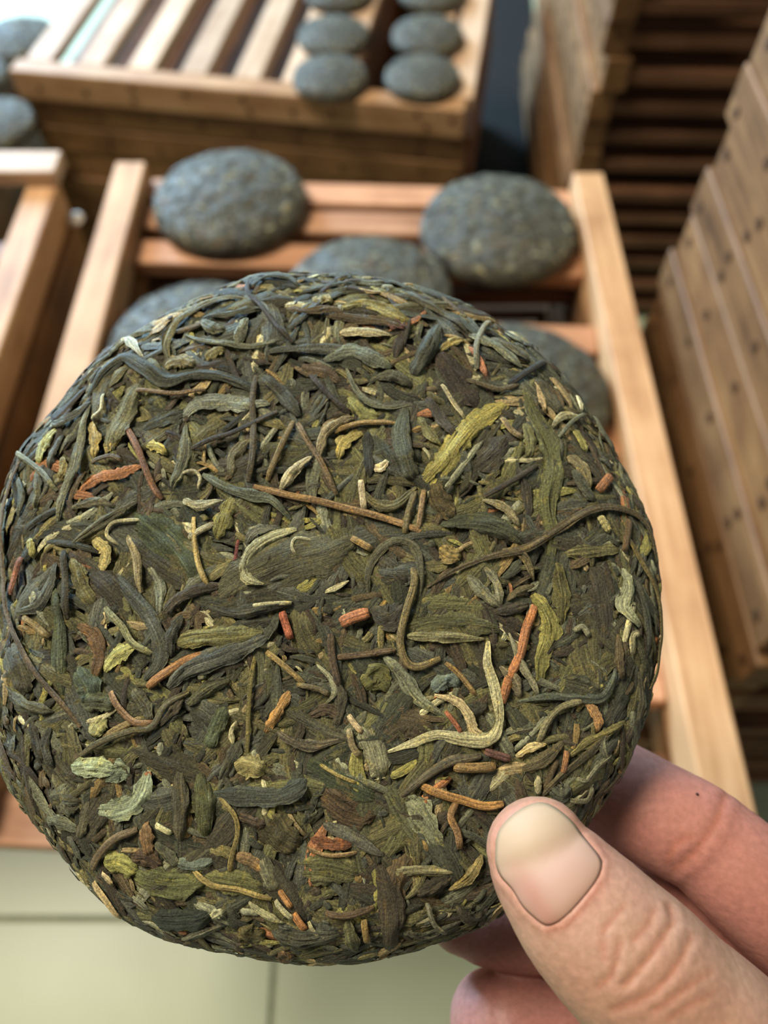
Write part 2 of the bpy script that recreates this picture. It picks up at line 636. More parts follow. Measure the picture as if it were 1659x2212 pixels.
def bg_cake_meshes(seed, Rr=0.06, Hc=0.027):
    rng = random.Random(seed)
    off = Vector((seed * 3.1, seed * 1.7, 0))

    def Hs(x, y):
        rho = math.hypot(x, y) / Rr
        nz = noise.noise(Vector((x * 90, y * 90, 0)) + off) * 0.0012 + noise.noise(Vector((x * 260, y * 260, 3)) + off) * 0.0008
        return cake_profile(min(rho, 1.0), Rr, Hc) + nz
    nr, na = 26, 72
    V, Fc = [(0, 0, Hs(0, 0))], []
    rings = []
    for i in range(1, nr + 1):
        rho = (i / nr) ** 0.8
        ring = []
        for j in range(na):
            a = 2 * math.pi * j / na
            wob = 1 + 0.012 * noise.noise(Vector((math.cos(a) * 2, math.sin(a) * 2, seed)))
            x, y = Rr * rho * wob * math.cos(a), Rr * rho * wob * math.sin(a)
            ring.append(len(V))
            V.append((x, y, Hs(x / wob, y / wob)))
        rings.append(ring)
    for rho, z in ((0.985, 0.003), (0.93, 0.0), (0.45, 0.0005), (0.2, 0.006)):
        ring = []
        for j in range(na):
            a = 2 * math.pi * j / na
            ring.append(len(V))
            V.append((Rr * rho * math.cos(a), Rr * rho * math.sin(a), z))
        rings.append(ring)
    V.append((0, 0, 0.007))
    for j in range(na):
        k = (j + 1) % na
        Fc.append((0, rings[0][j], rings[0][k]))
        for a, b in zip(rings[:-1], rings[1:]):
            Fc.append((a[j], b[j], b[k], a[k]))
        Fc.append((rings[-1][k], rings[-1][j], len(V) - 1))
    body = pydata('body', V, Fc)
    body.materials.append(MAT['body_bg'])
    buf = Buf()
    pal = [((82, 84, 76), 5), ((62, 60, 52), 4), ((104, 104, 92), 3), ((140, 138, 118), 1.6), ((92, 86, 62), 2),
           ((74, 60, 46), 1.5), ((176, 168, 136), 0.6), ((120, 92, 62), 0.5)]
    keys = [rgb(c[0], c[1], c[2] * 0.93, k=0.82) for c, w in pal]
    wts = [w for c, w in pal]
    for _ in range(900):
        rho = math.sqrt(rng.random()) * 0.965
        a = rng.uniform(0, 6.28)
        x, y = Rr * rho * math.cos(a), Rr * rho * math.sin(a)
        d = a + math.pi / 2 + rng.gauss(0, 0.5) if rho > 0.8 else rng.uniform(0, 6.28)
        ln = rng.uniform(0.005, 0.014)
        cv = rng.uniform(-0.3, 0.3)
        pts = []
        for s in (-0.5, 0, 0.5):
            qx = x + math.cos(d) * s * ln - math.sin(d) * cv * ln * (s * s)
            qy = y + math.sin(d) * s * ln + math.cos(d) * cv * ln * (s * s)
            q = math.hypot(qx, qy)
            if q > Rr * 0.99:
                qx, qy = qx * Rr * 0.99 / q, qy * Rr * 0.99 / q
            pts.append((qx, qy))
        kind = rng.choice('RRRSLB')
        strip(buf, pts, rng.uniform(0.0012, 0.0034), kind, rng.choices(keys, wts)[0], rng.uniform(-0.0002, 0.0005), Hs, rng, n=4, m=4, dip=0.0008)
    return body, buf.mesh('leaf_fragments')


BGV = [bg_cake_meshes(s) for s in (1, 2, 3)]


def bg_cake(label, group, p, rad, rz, var, tilt=(0, 0), zs=1.0):
    r = empty('tea_cake', p, rz)
    r.rotation_euler = (tilt[0], tilt[1], rz)
    tag(r, label, 'tea cake', group)
    s = rad / 0.06
    b, f = BGV[var % 3]
    o = new_obj('body', b, r)
    o.scale = (s, s, s * zs)
    o = new_obj('leaf_fragments', f, r)
    o.scale = (s, s, s * zs)
    o['kind'] = 'stuff'
    return r


zs_top = ztop - RH + 0.0005 + ST            # slat tops of the front rack
DS = CAMZ - zs_top
G1 = 'tea cakes on the open front rack'


def place(px, py, mid=0.012):
    q = on(px, py, DS - mid)
    return Vector((q.x, q.y, zs_top + 0.0008))


bg_cake('round grey green tea cake on the front rack, nearest the left pale rail', G1, place(496, 428), 0.0605, 0.3, 0)
bg_cake('round grey green tea cake on the front rack, nearest the right pale rail', G1, place(1078, 487), 0.0605, 1.9, 1)
bg_cake('tea cake peeking out above the top rim of the held cake', G1, place(796, 634), 0.0605, 4.0, 2)
bg_cake('dark tea cake half hidden behind the upper left rim of the held cake', G1, place(425, 745), 0.0605, 2.6, 1)
bg_cake('dark tea cake half hidden behind the upper right rim of the held cake', G1, place(1120, 846), 0.0605, 5.1, 0)

G2 = 'small tea cakes on the far slatted rack'
rows = [(165, 'nearest the front rail'), (76, 'in the middle'), (-18, 'farthest back')]
for ci, (cxs, nm) in enumerate((((713, 721, 731), 'left'), ((913, 924, 935), 'right'))):
    for ri, (py, wh) in enumerate(rows):
        q = on(cxs[ri], py, DF - 0.008)
        bg_cake('small tea cake, %s row of the far slatted rack, %s' % (nm, wh), G2,
                (q.x, q.y, CAMZ - DF + 0.0012), 0.0405, ci + ri * 1.3, ci + ri)
G3 = 'tea cakes piled at the far left'
zl = 0.20 + 0.001
for i, (px, py, lv, lb) in enumerate([(38, 78, 0, 'bluish tea cake at the far left edge, in front of the bright floor'),
                                      (-75, 160, 0, 'tea cake cut off by the left edge, beside the far slatted stack'),
                                      (-22, 262, 0, 'tea cake at the left edge just above the pale crosspiece')]):
    q = on(px, py, CAMZ - zl - 0.012)
    bg_cake(lb, G3, (q.x, q.y, zl), 0.05, i * 1.1, i)
# black sheet added as shade on the floor between far and back stacks
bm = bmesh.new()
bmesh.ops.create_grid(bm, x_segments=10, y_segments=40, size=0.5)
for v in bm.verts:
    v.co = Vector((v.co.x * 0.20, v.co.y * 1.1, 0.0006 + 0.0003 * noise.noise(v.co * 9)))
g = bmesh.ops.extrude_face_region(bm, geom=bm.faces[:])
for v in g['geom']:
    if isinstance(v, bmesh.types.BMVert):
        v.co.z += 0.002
me = bpy.data.meshes.new('gap_shade_sheet')
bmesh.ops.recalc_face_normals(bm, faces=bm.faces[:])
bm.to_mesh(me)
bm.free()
me.materials.append(plain('gap_shade_black', rgb(26, 24, 22), 0.8))
o = new_obj('gap_shade_sheet', me)
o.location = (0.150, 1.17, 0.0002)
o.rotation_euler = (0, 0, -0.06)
tag(o, 'black sheet added on the floor as the shade in the gap between the far stacks', 'mat')

# crumpled scrap of paper in the gap between the stacks
pz = ztop - RH * 1.0
bm = bmesh.new()
bmesh.ops.create_icosphere(bm, subdivisions=2, radius=0.0075)
for v in bm.verts:
    v.co *= 1 + 0.5 * noise.noise(v.co * 300)
    v.co.z *= 0.6
me = bpy.data.meshes.new('paper_scrap')
bm.to_mesh(me)
bm.free()
me.materials.append(MAT['paper'])
o = new_obj('paper_scrap', me)
q = on(160, 470, CAMZ - ztop + RH - 0.005)
o.location = (q.x, q.y, ztop - RH + 0.004)
tag(o, 'small white paper scrap in the gap between the left racks', 'paper scrap')

# ------------------------------------------------------------------ the held cake
C0 = Vector(ray(712, 1330)) * 0.1385 + CAM
TAU = math.radians(11)
camR = Vector((1, 0, 0))
camU = Vector((0, SP, CP))
camB = Vector((0, -CP, SP))
E1 = camR
E2 = camU * math.cos(TAU) - camB * math.sin(TAU)
E3 = camU * math.sin(TAU) + camB * math.cos(TAU)
MC = Matrix((E1, E2, E3)).transposed().to_4x4()
MC.translation = C0
MCi = MC.inverted()


def plane_uv(px, py, h):
    r = ray(px, py)
    d = ((C0 + E3 * h) - CAM).dot(E3) / r.dot(E3)
    q = MCi @ (CAM + r * d)
    return q.x, q.y


OUT = [(560, 598), (650, 592), (740, 595), (850, 612), (960, 640), (1060, 690), (1190, 785), (1280, 900), (1340, 1000), (1395, 1120),
       (1425, 1270), (1424, 1400), (1405, 1510), (1370, 1620), (1325, 1705), (1270, 1780), (1180, 1890), (1084, 1974), (1010, 2012),
       (938, 2040), (850, 2064), (743, 2084), (666, 2084), (589, 2074), (512, 2056), (410, 2040), (287, 1994), (215, 1935),
       (143, 1858), (80, 1775), (26, 1710), (-2, 1620), (-16, 1500), (-16, 1350), (-6, 1200), (12, 1060), (55, 965), (130, 880),
       (220, 765), (300, 725), (370, 680), (460, 632)]
RIMH = -0.0075
pol = []
for p in OUT:
    u, v = plane_uv(p[0], p[1], RIMH)
    pol.append((math.atan2(v, u), math.hypot(u, v)))
pol.sort()
NA = 720
RAD = []
for i in range(NA):
    a = -math.pi + 2 * math.pi * i / NA
    for k in range(len(pol)):
        a0, r0 = pol[k - 1]
        a1, r1 = pol[k]
        if k == 0:
            a0 -= 2 * math.pi
            if a > a1:
                continue
        if a0 <= a <= a1:
            t = (a - a0) / (a1 - a0)
            RAD.append(r0 + (r1 - r0) * t)
            break
    else:
        a0, r0 = pol[-1]
        a1, r1 = pol[0][0] + 2 * math.pi, pol[0][1]
        RAD.append(r0 + (r1 - r0) * (a - a0) / (a1 - a0))
RAD = [sum(RAD[(i + d) % NA] for d in range(-6, 7)) / 13 for i in range(NA)]


def Rof(a):
    x = (a + math.pi) / (2 * math.pi) * NA
    i = int(x)
    t = x - i
    return RAD[i % NA] * (1 - t) + RAD[(i + 1) % NA] * t


def Hbase(u, v):
    rho = math.hypot(u, v) / Rof(math.atan2(v, u))
    h = 0.0045 * (1 - rho * rho)
    if rho > 0.78:
        t = min(1.0, (rho - 0.78) / 0.22)
        h -= 0.0075 * (1 - math.sqrt(max(0, 1 - t * t)))
    if rho > 1.0:
        h -= (rho - 1) * 0.06
    return h


def Hcake(u, v):
    return Hbase(u, v) + 0.0009 * noise.noise((u * 90, v * 90, 7.0)) + 0.0005 * noise.noise((u * 230, v * 230, 1.0))


def cake_uv(px, py):
    h = 0.0
    for _ in range(6):
        u, v = plane_uv(px, py, h)
        h = 0.5 * h + 0.5 * Hbase(u, v)
    return u, v


cake = bpy.data.objects.new('tea_cake', None)
cake.empty_display_size = 0.02
cake.matrix_world = MC
col.objects.link(cake)
tag(cake, 'large sharp green tea cake of pressed whole leaves held up by the hand', 'tea cake')

# core body
V, Fc, rings = [(0, 0, Hcake(0, 0))], [], []
na = 180
for i in range(1, 49):
    rho = i / 48 * 0.995
    ring = []
    for j in range(na):
        a = -math.pi + 2 * math.pi * j / na
        R = Rof(a) * rho
        u, v = R * math.cos(a), R * math.sin(a)
        ring.append(len(V))
        V.append((u, v, Hcake(u, v) - 0.0013))
    rings.append(ring)
for rho, z in ((0.995, -0.0105), (0.97, -0.0135), (0.88, -0.016), (0.6, -0.018), (0.3, -0.018), (0.15, -0.014)):
    ring = []
    for j in range(na):
        a = -math.pi + 2 * math.pi * j / na
        R = Rof(a) * rho
        ring.append(len(V))
        V.append((R * math.cos(a), R * math.sin(a), z + 0.0006 * noise.noise((math.cos(a) * 20, math.sin(a) * 20, rho * 10))))
    rings.append(ring)
V.append((0, 0, -0.013))
for j in range(na):
    k = (j + 1) % na
    Fc.append((0, rings[0][j], rings[0][k]))
    for a, b in zip(rings[:-1], rings[1:]):
        Fc.append((a[j], b[j], b[k], a[k]))
    Fc.append((rings[-1][k], rings[-1][j], len(V) - 1))
bme = pydata('body', V, Fc)
bme.materials.append(MAT['body'])
new_obj('body', bme, cake)

KL = 1.68      # photo value to surface colour
CR = {'A': (0, 580, 2.212), 'B': (700, 580, 2.212), 'C': (0, 1080, 2.212), 'D': (700, 1080, 2.212), 'E': (100, 1600, 2.212),
      'H': (850, 1550, 2.0507)}
dk = (62, 66, 54)
sl = (72, 76, 68)
ol = (88, 84, 52)
br = (84, 70, 48)
db = (60, 52, 42)
pale = (160, 154, 118)
oc = (128, 102, 54)
yg = (130, 126, 58)
og = (152, 94, 58)
tan = (150, 128, 88)
gg = (92, 96, 78)
sv = (126, 130, 108)
TR = [
    # crop A
    ('A', 'R', 80, dk, (420, 610, 500, 500, 600, 430, 720, 490, 800, 540, 950, 510, 1100, 530, 1230, 590)),
    ('A', 'R', 30, gg, (880, 310, 960, 350, 1080, 365, 1200, 385, 1290, 370, 1350, 345)),
    ('A', 'R', 56, sl, (1270, 405, 1450, 390, 1659, 400, 1760, 420)),
    ('A', 'S', 26, db, (1190, 60, 1190, 130, 1250, 190, 1320, 280, 1400, 360)),
    ('A', 'R', 34, dk, (1190, 100, 1270, 50, 1380, 48, 1430, 85)),
    ('A', 'R', 46, ol, (820, 470, 800, 370, 840, 270, 930, 200, 1060, 150, 1180, 150)),
    ('A', 'B', 46, (172, 182, 170), (580, 355, 620, 350, 690, 430)),
    ('A', 'L', 84, (104, 112, 102), (870, 720, 960, 650, 1080, 640, 1200, 650, 1290, 645)),
    ('A', 'L', 70, dk, (680, 770, 800, 720, 900, 690)),
    ('A', 'L', 110, (92, 92, 66), (660, 550, 600, 680, 540, 800, 520, 880)),
    ('A', 'L', 60, (142, 122, 62), (440, 735, 460, 830, 450, 905)),
    ('A', 'L', 50, (150, 132, 70), (595, 775, 530, 850, 500, 862)),
    ('A', 'R', 52, gg, (430, 650, 400, 780, 360, 950, 310, 1080, 280, 1210)),
    ('A', 'S', 34, (118, 78, 52), (600, 750, 660, 850, 700, 950, 740, 1050, 780, 1105)),
    ('A', 'L', 56, og, (380, 1065, 470, 1010, 580, 985, 690, 945)),
    ('A', 'R', 62, gg, (890, 750, 890, 880, 860, 980, 820, 1055)),
    ('A', 'S', 28, db, (920, 870, 1010, 830, 1100, 800, 1200, 750, 1330, 690)),
    ('A', 'R', 54, (82, 90, 76), (970, 985, 1080, 1050, 1200, 1090, 1300, 1110, 1390, 1200)),
    ('A', 'S', 36, (124, 92, 56), (1215, 1045, 1350, 1080, 1500, 1110, 1659, 1150, 1850, 1200, 2010, 1260)),
    ('A', 'L', 80, (116, 112, 56), (1040, 1295, 1080, 1200, 1115, 1100)),
    ('A', 'B', 52, (132, 128, 102), (880, 1110, 960, 1140, 1070, 1115)),
    ('A', 'S', 18, (152, 146, 118), (870, 985, 930, 972, 962, 1005, 950, 1055)),
    ('A', 'L', 46, (150, 140, 62), (700, 850, 760, 860, 805, 895)),
    ('A', 'R', 56, (98, 92, 66), (1110, 1000, 1125, 900, 1200, 820)),
    ('A', 'S', 34, (80, 70, 50), (1190, 1025, 1210, 920, 1215, 780, 1210, 640, 1225, 515)),
    ('A', 'S', 32, (112, 92, 52), (1280, 1015, 1330, 900, 1405, 735)),
    ('A', 'B', 54, (152, 142, 112), (1340, 1065, 1400, 980, 1490, 905)),
    ('A', 'R', 56, (136, 122, 92), (1525, 910, 1555, 790, 1630, 735, 1690, 715)),
    ('A', 'R', 74, (66, 68, 58), (1255, 515, 1350, 600, 1430, 710)),
    ('A', 'S', 30, (104, 84, 58), (1425, 745, 1470, 830, 1530, 920, 1610, 1085)),
    ('A', 'L', 64, (136, 136, 72), (265, 765, 210, 850, 190, 935)),
    ('A', 'S', 30, gg, (80, 880, 150, 930, 220, 990, 275, 1065)),
    ('A', 'S', 28, (88, 72, 52), (100, 925, 42, 1080, 24, 1200, 20, 1327, 24, 1500, 45, 1650, 110, 1800, 200, 1950, 320, 2090, 390, 2190)),
    ('A', 'S', 24, (112, 88, 58), (650, 585, 720, 592, 850, 608, 985, 585)),
    ('A', 'S', 20, pale, (445, 725, 495, 685, 502, 605)),
    ('A', 'L', 64, (86, 70, 52), (1440, 465, 1550, 500, 1630, 545)),
    ('A', 'S', 32, db, (1480, 510, 1560, 600, 1670, 700)),
    ('A', 'R', 38, dk, (970, 235, 1100, 228, 1200, 208, 1260, 200)),
    ('A', 'L', 76, (112, 102, 66), (790, 470, 870, 450, 940, 470)),
    ('A', 'R', 58, gg, (1130, 390, 1160, 310, 1185, 245)),
    ('A', 'R', 36, br, (1370, 195, 1480, 215, 1600, 210, 1659, 240)),
    ('A', 'L', 60, (120, 108, 62), (1490, 160, 1540, 150, 1590, 165)),
    ('A', 'R', 60, (78, 82, 66), (960, 250, 1020, 290, 1080, 300)),
    ('A', 'L', 60, (116, 108, 62), (985, 440, 1030, 400, 1080, 390)),
    ('A', 'R', 50, sl, (430, 640, 380, 690, 290, 740, 250, 740)),
    ('A', 'R', 40, gg, (520, 420, 560, 380, 640, 330, 740, 295)),
    ('A', 'R', 44, (70, 72, 60), (300, 790, 260, 880, 240, 960)),
    ('A', 'S', 26, br, (440, 930, 540, 905, 600, 930)),
    ('A', 'R', 44, (76, 74, 58), (560, 1140, 460, 1120, 340, 1150)),
    ('A', 'L', 40, (132, 120, 66), (300, 900, 310, 960, 290, 1010)),
    ('A', 'R', 44, (84, 84, 60), (180, 960, 190, 1060, 170, 1150)),
    ('A', 'R', 44, (74, 80, 66), (90, 1000, 110, 1090, 90, 1190)),
    # crop B
    ('B', 'L', 128, (138, 128, 54), (455, 1060, 560, 950, 640, 830, 740, 720, 890, 635)),
    ('B', 'L', 104, (82, 84, 48), (955, 560, 1000, 700, 1070, 830, 1085, 950, 1060, 1100, 1080, 1250, 1080, 1400)),
    ('B', 'S', 30, db, (765, 1095, 900, 1020, 1015, 945)),
    ('B', 'L', 140, (56, 47, 41), (545, 410, 640, 540, 735, 660)),
    ('B', 'B', 60, (156, 146, 112), (75, 312, 180, 310, 315, 322)),
    ('B', 'R', 34, gg, (105, 480, 150, 580, 210, 640, 300, 665, 425, 648)),
    ('B', 'L', 58, (122, 122, 62), (115, 615, 190, 690, 270, 712)),
    ('B', 'L', 64, (144, 128, 62), (68, 910, 100, 830, 190, 775)),
    ('B', 'S', 28, (132, 102, 52), (50, 785, 180, 745, 345, 743)),
    ('B', 'R', 92, (68, 72, 55), (390, 660, 365, 800, 400, 950, 435, 1010)),
    ('B', 'S', 32, (104, 102, 84), (730, 485, 725, 380, 760, 290, 795, 255)),
    ('B', 'L', 36, (172, 106, 76), (690, 375, 740, 440, 778, 525)),
    ('B', 'R', 46, (72, 70, 54), (340, 120, 480, 170, 600, 235, 690, 310)),
    ('B', 'S', 38, (48, 45, 40), (880, 560, 960, 510, 1055, 455)),
    ('B', 'R', 60, gg, (690, 320, 820, 380, 940, 480)),
    ('B', 'R', 50, (78, 76, 58), (800, 330, 900, 390, 980, 450)),
    ('B', 'L', 110, (74, 72, 57), (1010, 530, 1070, 620, 1140, 690)),
    ('B', 'B', 32, (166, 142, 102), (1005, 550, 1040, 640, 1052, 690)),
    ('B', 'B', 32, (196, 194, 164), (1205, 605, 1222, 645, 1228, 690)),
    ('B', 'L', 62, (126, 116, 82), (1165, 895, 1230, 960, 1270, 1050)),
    ('B', 'S', 52, og, (1305, 1065, 1370, 990)),
    ('B', 'S', 24, gg, (1120, 810, 1180, 740, 1250, 698)),
    ('B', 'L', 64, (70, 66, 58), (485, 620, 560, 720, 620, 800)),
    ('B', 'L', 130, (62, 58, 48), (730, 960, 800, 900, 880, 800)),
    ('B', 'L', 112, (86, 73, 42), (520, 1030, 560, 1130, 620, 1200)),
    ('B', 'S', 34, (104, 92, 58), (385, 1270, 400, 1180, 435, 1070)),
    ('B', 'S', 28, (142, 112, 78), (450, 1245, 475, 1065)),
    ('B', 'R', 92, (60, 66, 50), (555, 1220, 700, 1210, 850, 1250, 955, 1320)),
    ('B', 'R', 46, (128, 118, 86), (755, 1110, 860, 1150, 930, 1235)),
    ('B', 'S', 34, (176, 156, 124), (175, 1015, 192, 1155)),
    ('B', 'R', 52, (50, 52, 45), (205, 775, 210, 880, 222, 1010)),
    ('B', 'L', 64, (122, 112, 52), (75, 195, 200, 170, 330, 220, 415, 262)),
    ('B', 'R', 60, br, (0, 230, 150, 245, 300, 262, 380, 292)),
    ('B', 'L', 54, (98, 60, 52), (290, 258, 390, 295)),
    ('B', 'R', 92, (66, 70, 58), (420, 510, 490, 400, 550, 270)),
    ('B', 'R', 82, (92, 100, 86), (0, 445, 130, 400, 230, 440, 320, 480)),
    ('B', 'S', 32, tan, (845, 715, 890, 780, 945, 815)),
    ('B', 'L', 62, (102, 102, 62), (955, 735, 985, 830, 968, 910)),
    ('B', 'L', 46, (188, 170, 132), (235, 950, 270, 960, 305, 920)),
    ('B', 'R', 50, (96, 92, 62), (170, 1060, 250, 1130, 350, 1130, 440, 1050)),
    ('B', 'R', 50, (110, 106, 62), (450, 710, 500, 790, 560, 850)),
    ('B', 'R', 60, (72, 74, 58), (250, 530, 330, 520, 420, 560)),
    ('B', 'R', 50, (58, 54, 46), (920, 950, 960, 1060, 980, 1200)),
    ('B', 'R', 44, (86, 88, 70), (1290, 700, 1330, 780, 1390, 880)),
    ('B', 'R', 54, (70, 72, 58), (1180, 960, 1240, 1060, 1290, 1120)),
    ('B', 'L', 46, (132, 128, 62), (1190, 770, 1230, 830, 1250, 880)),
    ('B', 'S', 24, (150, 140, 108), (560, 560, 610, 640, 670, 720)),
    ('B', 'S', 26, (90, 78, 54), (670, 530, 760, 560, 850, 580, 930, 560)),
    ('B', 'L', 46, (134, 118, 60), (555, 395, 610, 360, 670, 345)),
    ('B', 'R', 36, (150, 146, 112), (1085, 760, 1140, 710, 1230, 720)),
    # crop C
    ('C', 'L', 190, (60, 70, 46), (640, 60, 760, 160, 860, 270, 940, 390)),
    ('C', 'B', 62, (132, 132, 102), (1420, 140, 1280, 190, 1200, 260, 1170, 340, 1200, 385, 1265, 405)),
    ('C', 'S', 16, pale, (1495, 195, 1420, 188, 1400, 230, 1422, 275)),
    ('C', 'L', 230, (74, 73, 53), (1020, 480, 1200, 370, 1400, 290, 1560, 250, 1700, 190)),
    ('C', 'R', 58, (66, 58, 48), (775, 570, 850, 480, 950, 430, 1080, 408)),
    ('C', 'S', 28, (152, 127, 66), (930, 85, 940, 220, 960, 320, 1003, 415)),
    ('C', 'S', 34, (152, 142, 108), (905, 188, 970, 150, 1035, 122)),
    ('C', 'R', 92, (97, 94, 52), (850, 685, 950, 662, 1100, 652, 1255, 638)),
    ('C', 'R', 98, (74, 78, 72), (805, 895, 900, 810, 1050, 750, 1180, 700, 1270, 655)),
    ('C', 'S', 44, (146, 98, 56), (708, 895, 790, 830, 900, 765, 1015, 732)),
    ('C', 'R', 80, (66, 70, 62), (555, 355, 640, 460, 720, 560, 772, 680, 760, 780, 690, 860)),
    ('C', 'S', 34, (132, 132, 92), (508, 515, 590, 600, 640, 680, 728, 735)),
    ('C', 'L', 72, (138, 138, 74), (505, 820, 570, 740, 660, 695)),
    ('C', 'L', 72, (97, 71, 46), (365, 598, 450, 640, 480, 740, 458, 860)),
    ('C', 'L', 92, (102, 97, 56), (350, 280, 390, 390, 450, 500)),
    ('C', 'S', 38, (64, 60, 46), (318, 245, 330, 400, 330, 570)),
    ('C', 'L', 62, (152, 137, 78), (445, 185, 510, 250, 488, 350)),
    ('C', 'R', 52, sl, (80, 540, 190, 510, 250, 400, 272, 300)),
    ('C', 'S', 34, (117, 97, 56), (115, 558, 180, 600, 245, 658)),
    ('C', 'S', 36, (132, 77, 56), (58, 455, 80, 370, 112, 275)),
    ('C', 'B', 44, (152, 147, 72), (150, 185, 160, 230, 165, 280)),
    ('C', 'R', 46, (82, 80, 60), (350, 215, 470, 130, 580, 60, 660, 10)),
    ('C', 'S', 34, (132, 97, 66), (535, 915, 590, 1000, 660, 1060, 745, 1062)),
    ('C', 'S', 32, (88, 82, 56), (385, 1225, 500, 1150, 640, 1100, 740, 1080, 800, 980, 905, 915)),
    ('C', 'L', 80, (142, 142, 92), (450, 1130, 470, 1085, 510, 1040)),
    ('C', 'S', 22, (112, 102, 52), (1185, 1205, 1190, 1080, 1200, 900, 1222, 740)),
    ('C', 'R', 84, (66, 76, 52), (995, 1190, 1040, 1080, 1085, 990)),
    ('C', 'B', 24, pale, (1122, 1175, 1108, 1110, 1132, 1055)),
    ('C', 'R', 30, (122, 122, 97), (1558, 975, 1600, 920, 1580, 850, 1515, 785)),
    ('C', 'S', 36, (86, 68, 52), (1622, 895, 1590, 760, 1580, 640)),
    ('C', 'R', 46, (92, 84, 68), (1325, 1105, 1400, 1150, 1500, 1172, 1670, 1125)),
    ('C', 'S', 40, (162, 77, 52), (1350, 535, 1370, 600, 1392, 665)),
    ('C', 'S', 18, (132, 60, 56), (1098, 392, 1130, 290, 1146, 195)),
    ('C', 'S', 28, (132, 106, 56), (1275, 725, 1360, 790, 1455, 875)),
    ('C', 'S', 22, pale, (1195, 512, 1290, 500, 1395, 494)),
    ('C', 'L', 170, (70, 68, 52), (50, 690, 100, 800, 130, 920)),
    ('C', 'R', 62, (66, 76, 54), (260, 410, 290, 600, 290, 800, 305, 930)),
    ('C', 'L', 130, (62, 76, 62), (370, 800, 430, 900, 420, 980)),
    ('C', 'S', 20, pale, (690, 98, 560, 110, 520, 170, 578, 218)),
    ('C', 'R', 38, (142, 127, 92), (615, 170, 660, 280, 672, 450)),
    ('C', 'R', 48, (98, 102, 84), (715, 310, 770, 420, 768, 570)),
    ('C', 'L', 84, (127, 142, 112), (345, 1275, 450, 1268, 560, 1292)),
    ('C', 'L', 52, (142, 102, 52), (1265, 1110, 1330, 1010, 1395, 900)),
    ('C', 'L', 52, (104, 108, 96), (1180, 210, 1230, 150, 1340, 128)),
    ('C', 'R', 58, (62, 64, 56), (1000, 510, 1120, 540, 1250, 520, 1400, 490)),
    ('C', 'R', 52, (58, 60, 52), (820, 750, 830, 640, 880, 550)),
    ('C', 'R', 54, (76, 74, 54), (640, 900, 700, 980, 730, 1060)),
    ('C', 'R', 50, (88, 90, 72), (60, 920, 150, 980, 260, 1010)),
    ('C', 'R', 52, (60, 58, 46), (150, 1060, 180, 1160, 200, 1260)),
    ('C', 'R', 46, (56, 58, 48), (240, 1080, 220, 1180, 260, 1280)),
    ('C', 'R', 54, (74, 60, 46), (1480, 1030, 1560, 1000, 1640, 1040)),
    ('C', 'R', 60, (76, 78, 56), (900, 980, 1000, 900, 1100, 860)),
    ('C', 'R', 52, (70, 62, 46), (760, 1080, 830, 1000, 880, 940)),
    ('C', 'S', 26, (96, 84, 56), (1420, 880, 1520, 900, 1580, 930)),
    ('C', 'L', 90, (70, 76, 54), (560, 980, 480, 960, 380, 960)),
    # crop D
    ('D', 'R', 40, (77, 66, 46), (490, 420, 620, 340, 800, 270, 960, 235, 1100, 150, 1250, 60, 1380, 40, 1500, 85, 1560, 180, 1588, 300)),
    ('D', 'R', 58, (168, 162, 122), (305, 1202, 420, 1160, 540, 1120, 680, 1142, 790, 1138, 832, 1050, 812, 900, 775, 780, 780, 675)),
    ('D', 'R', 40, (172, 152, 112), (525, 930, 630, 960, 690, 1030, 710, 1095, 765, 1120)),
    ('D', 'L', 130, (117, 117, 92), (185, 1060, 240, 1180, 275, 1330)),
    ('D', 'S', 28, (178, 150, 112), (118, 1025, 150, 1070, 185, 1108)),
    ('D', 'S', 32, (128, 112, 80), (120, 1088, 138, 1170, 175, 1222)),
    ('D', 'R', 62, (102, 107, 87), (285, 745, 370, 830, 440, 940, 578, 1035)),
    ('D', 'S', 30, (100, 78, 56), (55, 752, 180, 740, 338, 718)),
    ('D', 'S', 38, (108, 92, 54), (420, 325, 430, 400, 390, 540, 362, 670, 390, 770, 450, 797, 555, 758)),
    ('D', 'R', 44, (78, 76, 56), (452, 500, 460, 350, 430, 230, 340, 200, 260, 250, 212, 340, 212, 470)),
    ('D', 'L', 110, (82, 82, 50), (395, 620, 550, 590, 700, 600, 835, 622)),
    ('D', 'R', 50, (112, 108, 74), (395, 650, 550, 655, 760, 665)),
    ('D', 'S', 48, (164, 98, 58), (1005, 505, 960, 620, 930, 740, 880, 850, 848, 970)),
    ('D', 'L', 92, (122, 117, 52), (998, 450, 1060, 540, 1080, 640, 1040, 760, 1028, 880)),
    ('D', 'R', 76, (84, 80, 42), (1110, 300, 1130, 450, 1130, 600)),
    ('D', 'S', 60, (168, 98, 62), (78, 590, 140, 562, 215, 538)),
    ('D', 'L', 92, (128, 107, 57), (555, 225, 600, 262, 655, 262)),
    ('D', 'S', 34, (154, 122, 72), (130, 182, 228, 238)),
    ('D', 'R', 56, (104, 104, 84), (675, 350, 750, 440, 835, 515)),
    ('D', 'R', 42, (112, 110, 88), (760, 320, 820, 400, 842, 505)),
    ('D', 'R', 36, (122, 120, 96), (880, 635, 930, 770, 990, 870, 1022, 935)),
    ('D', 'R', 52, (108, 98, 76), (835, 795, 900, 860, 935, 945)),
    ('D', 'R', 40, (72, 80, 70), (925, 965, 1050, 940, 1200, 945, 1320, 945, 1370, 860, 1382, 805)),
    ('D', 'S', 34, (112, 106, 76), (1018, 1155, 1060, 1060, 1130, 990, 1245, 952)),
    ('D', 'L', 46, (164, 118, 72), (1243, 955, 1300, 1040, 1302, 1115)),
    ('D', 'B', 36, (168, 148, 102), (915, 1225, 980, 1180, 1060, 1163)),
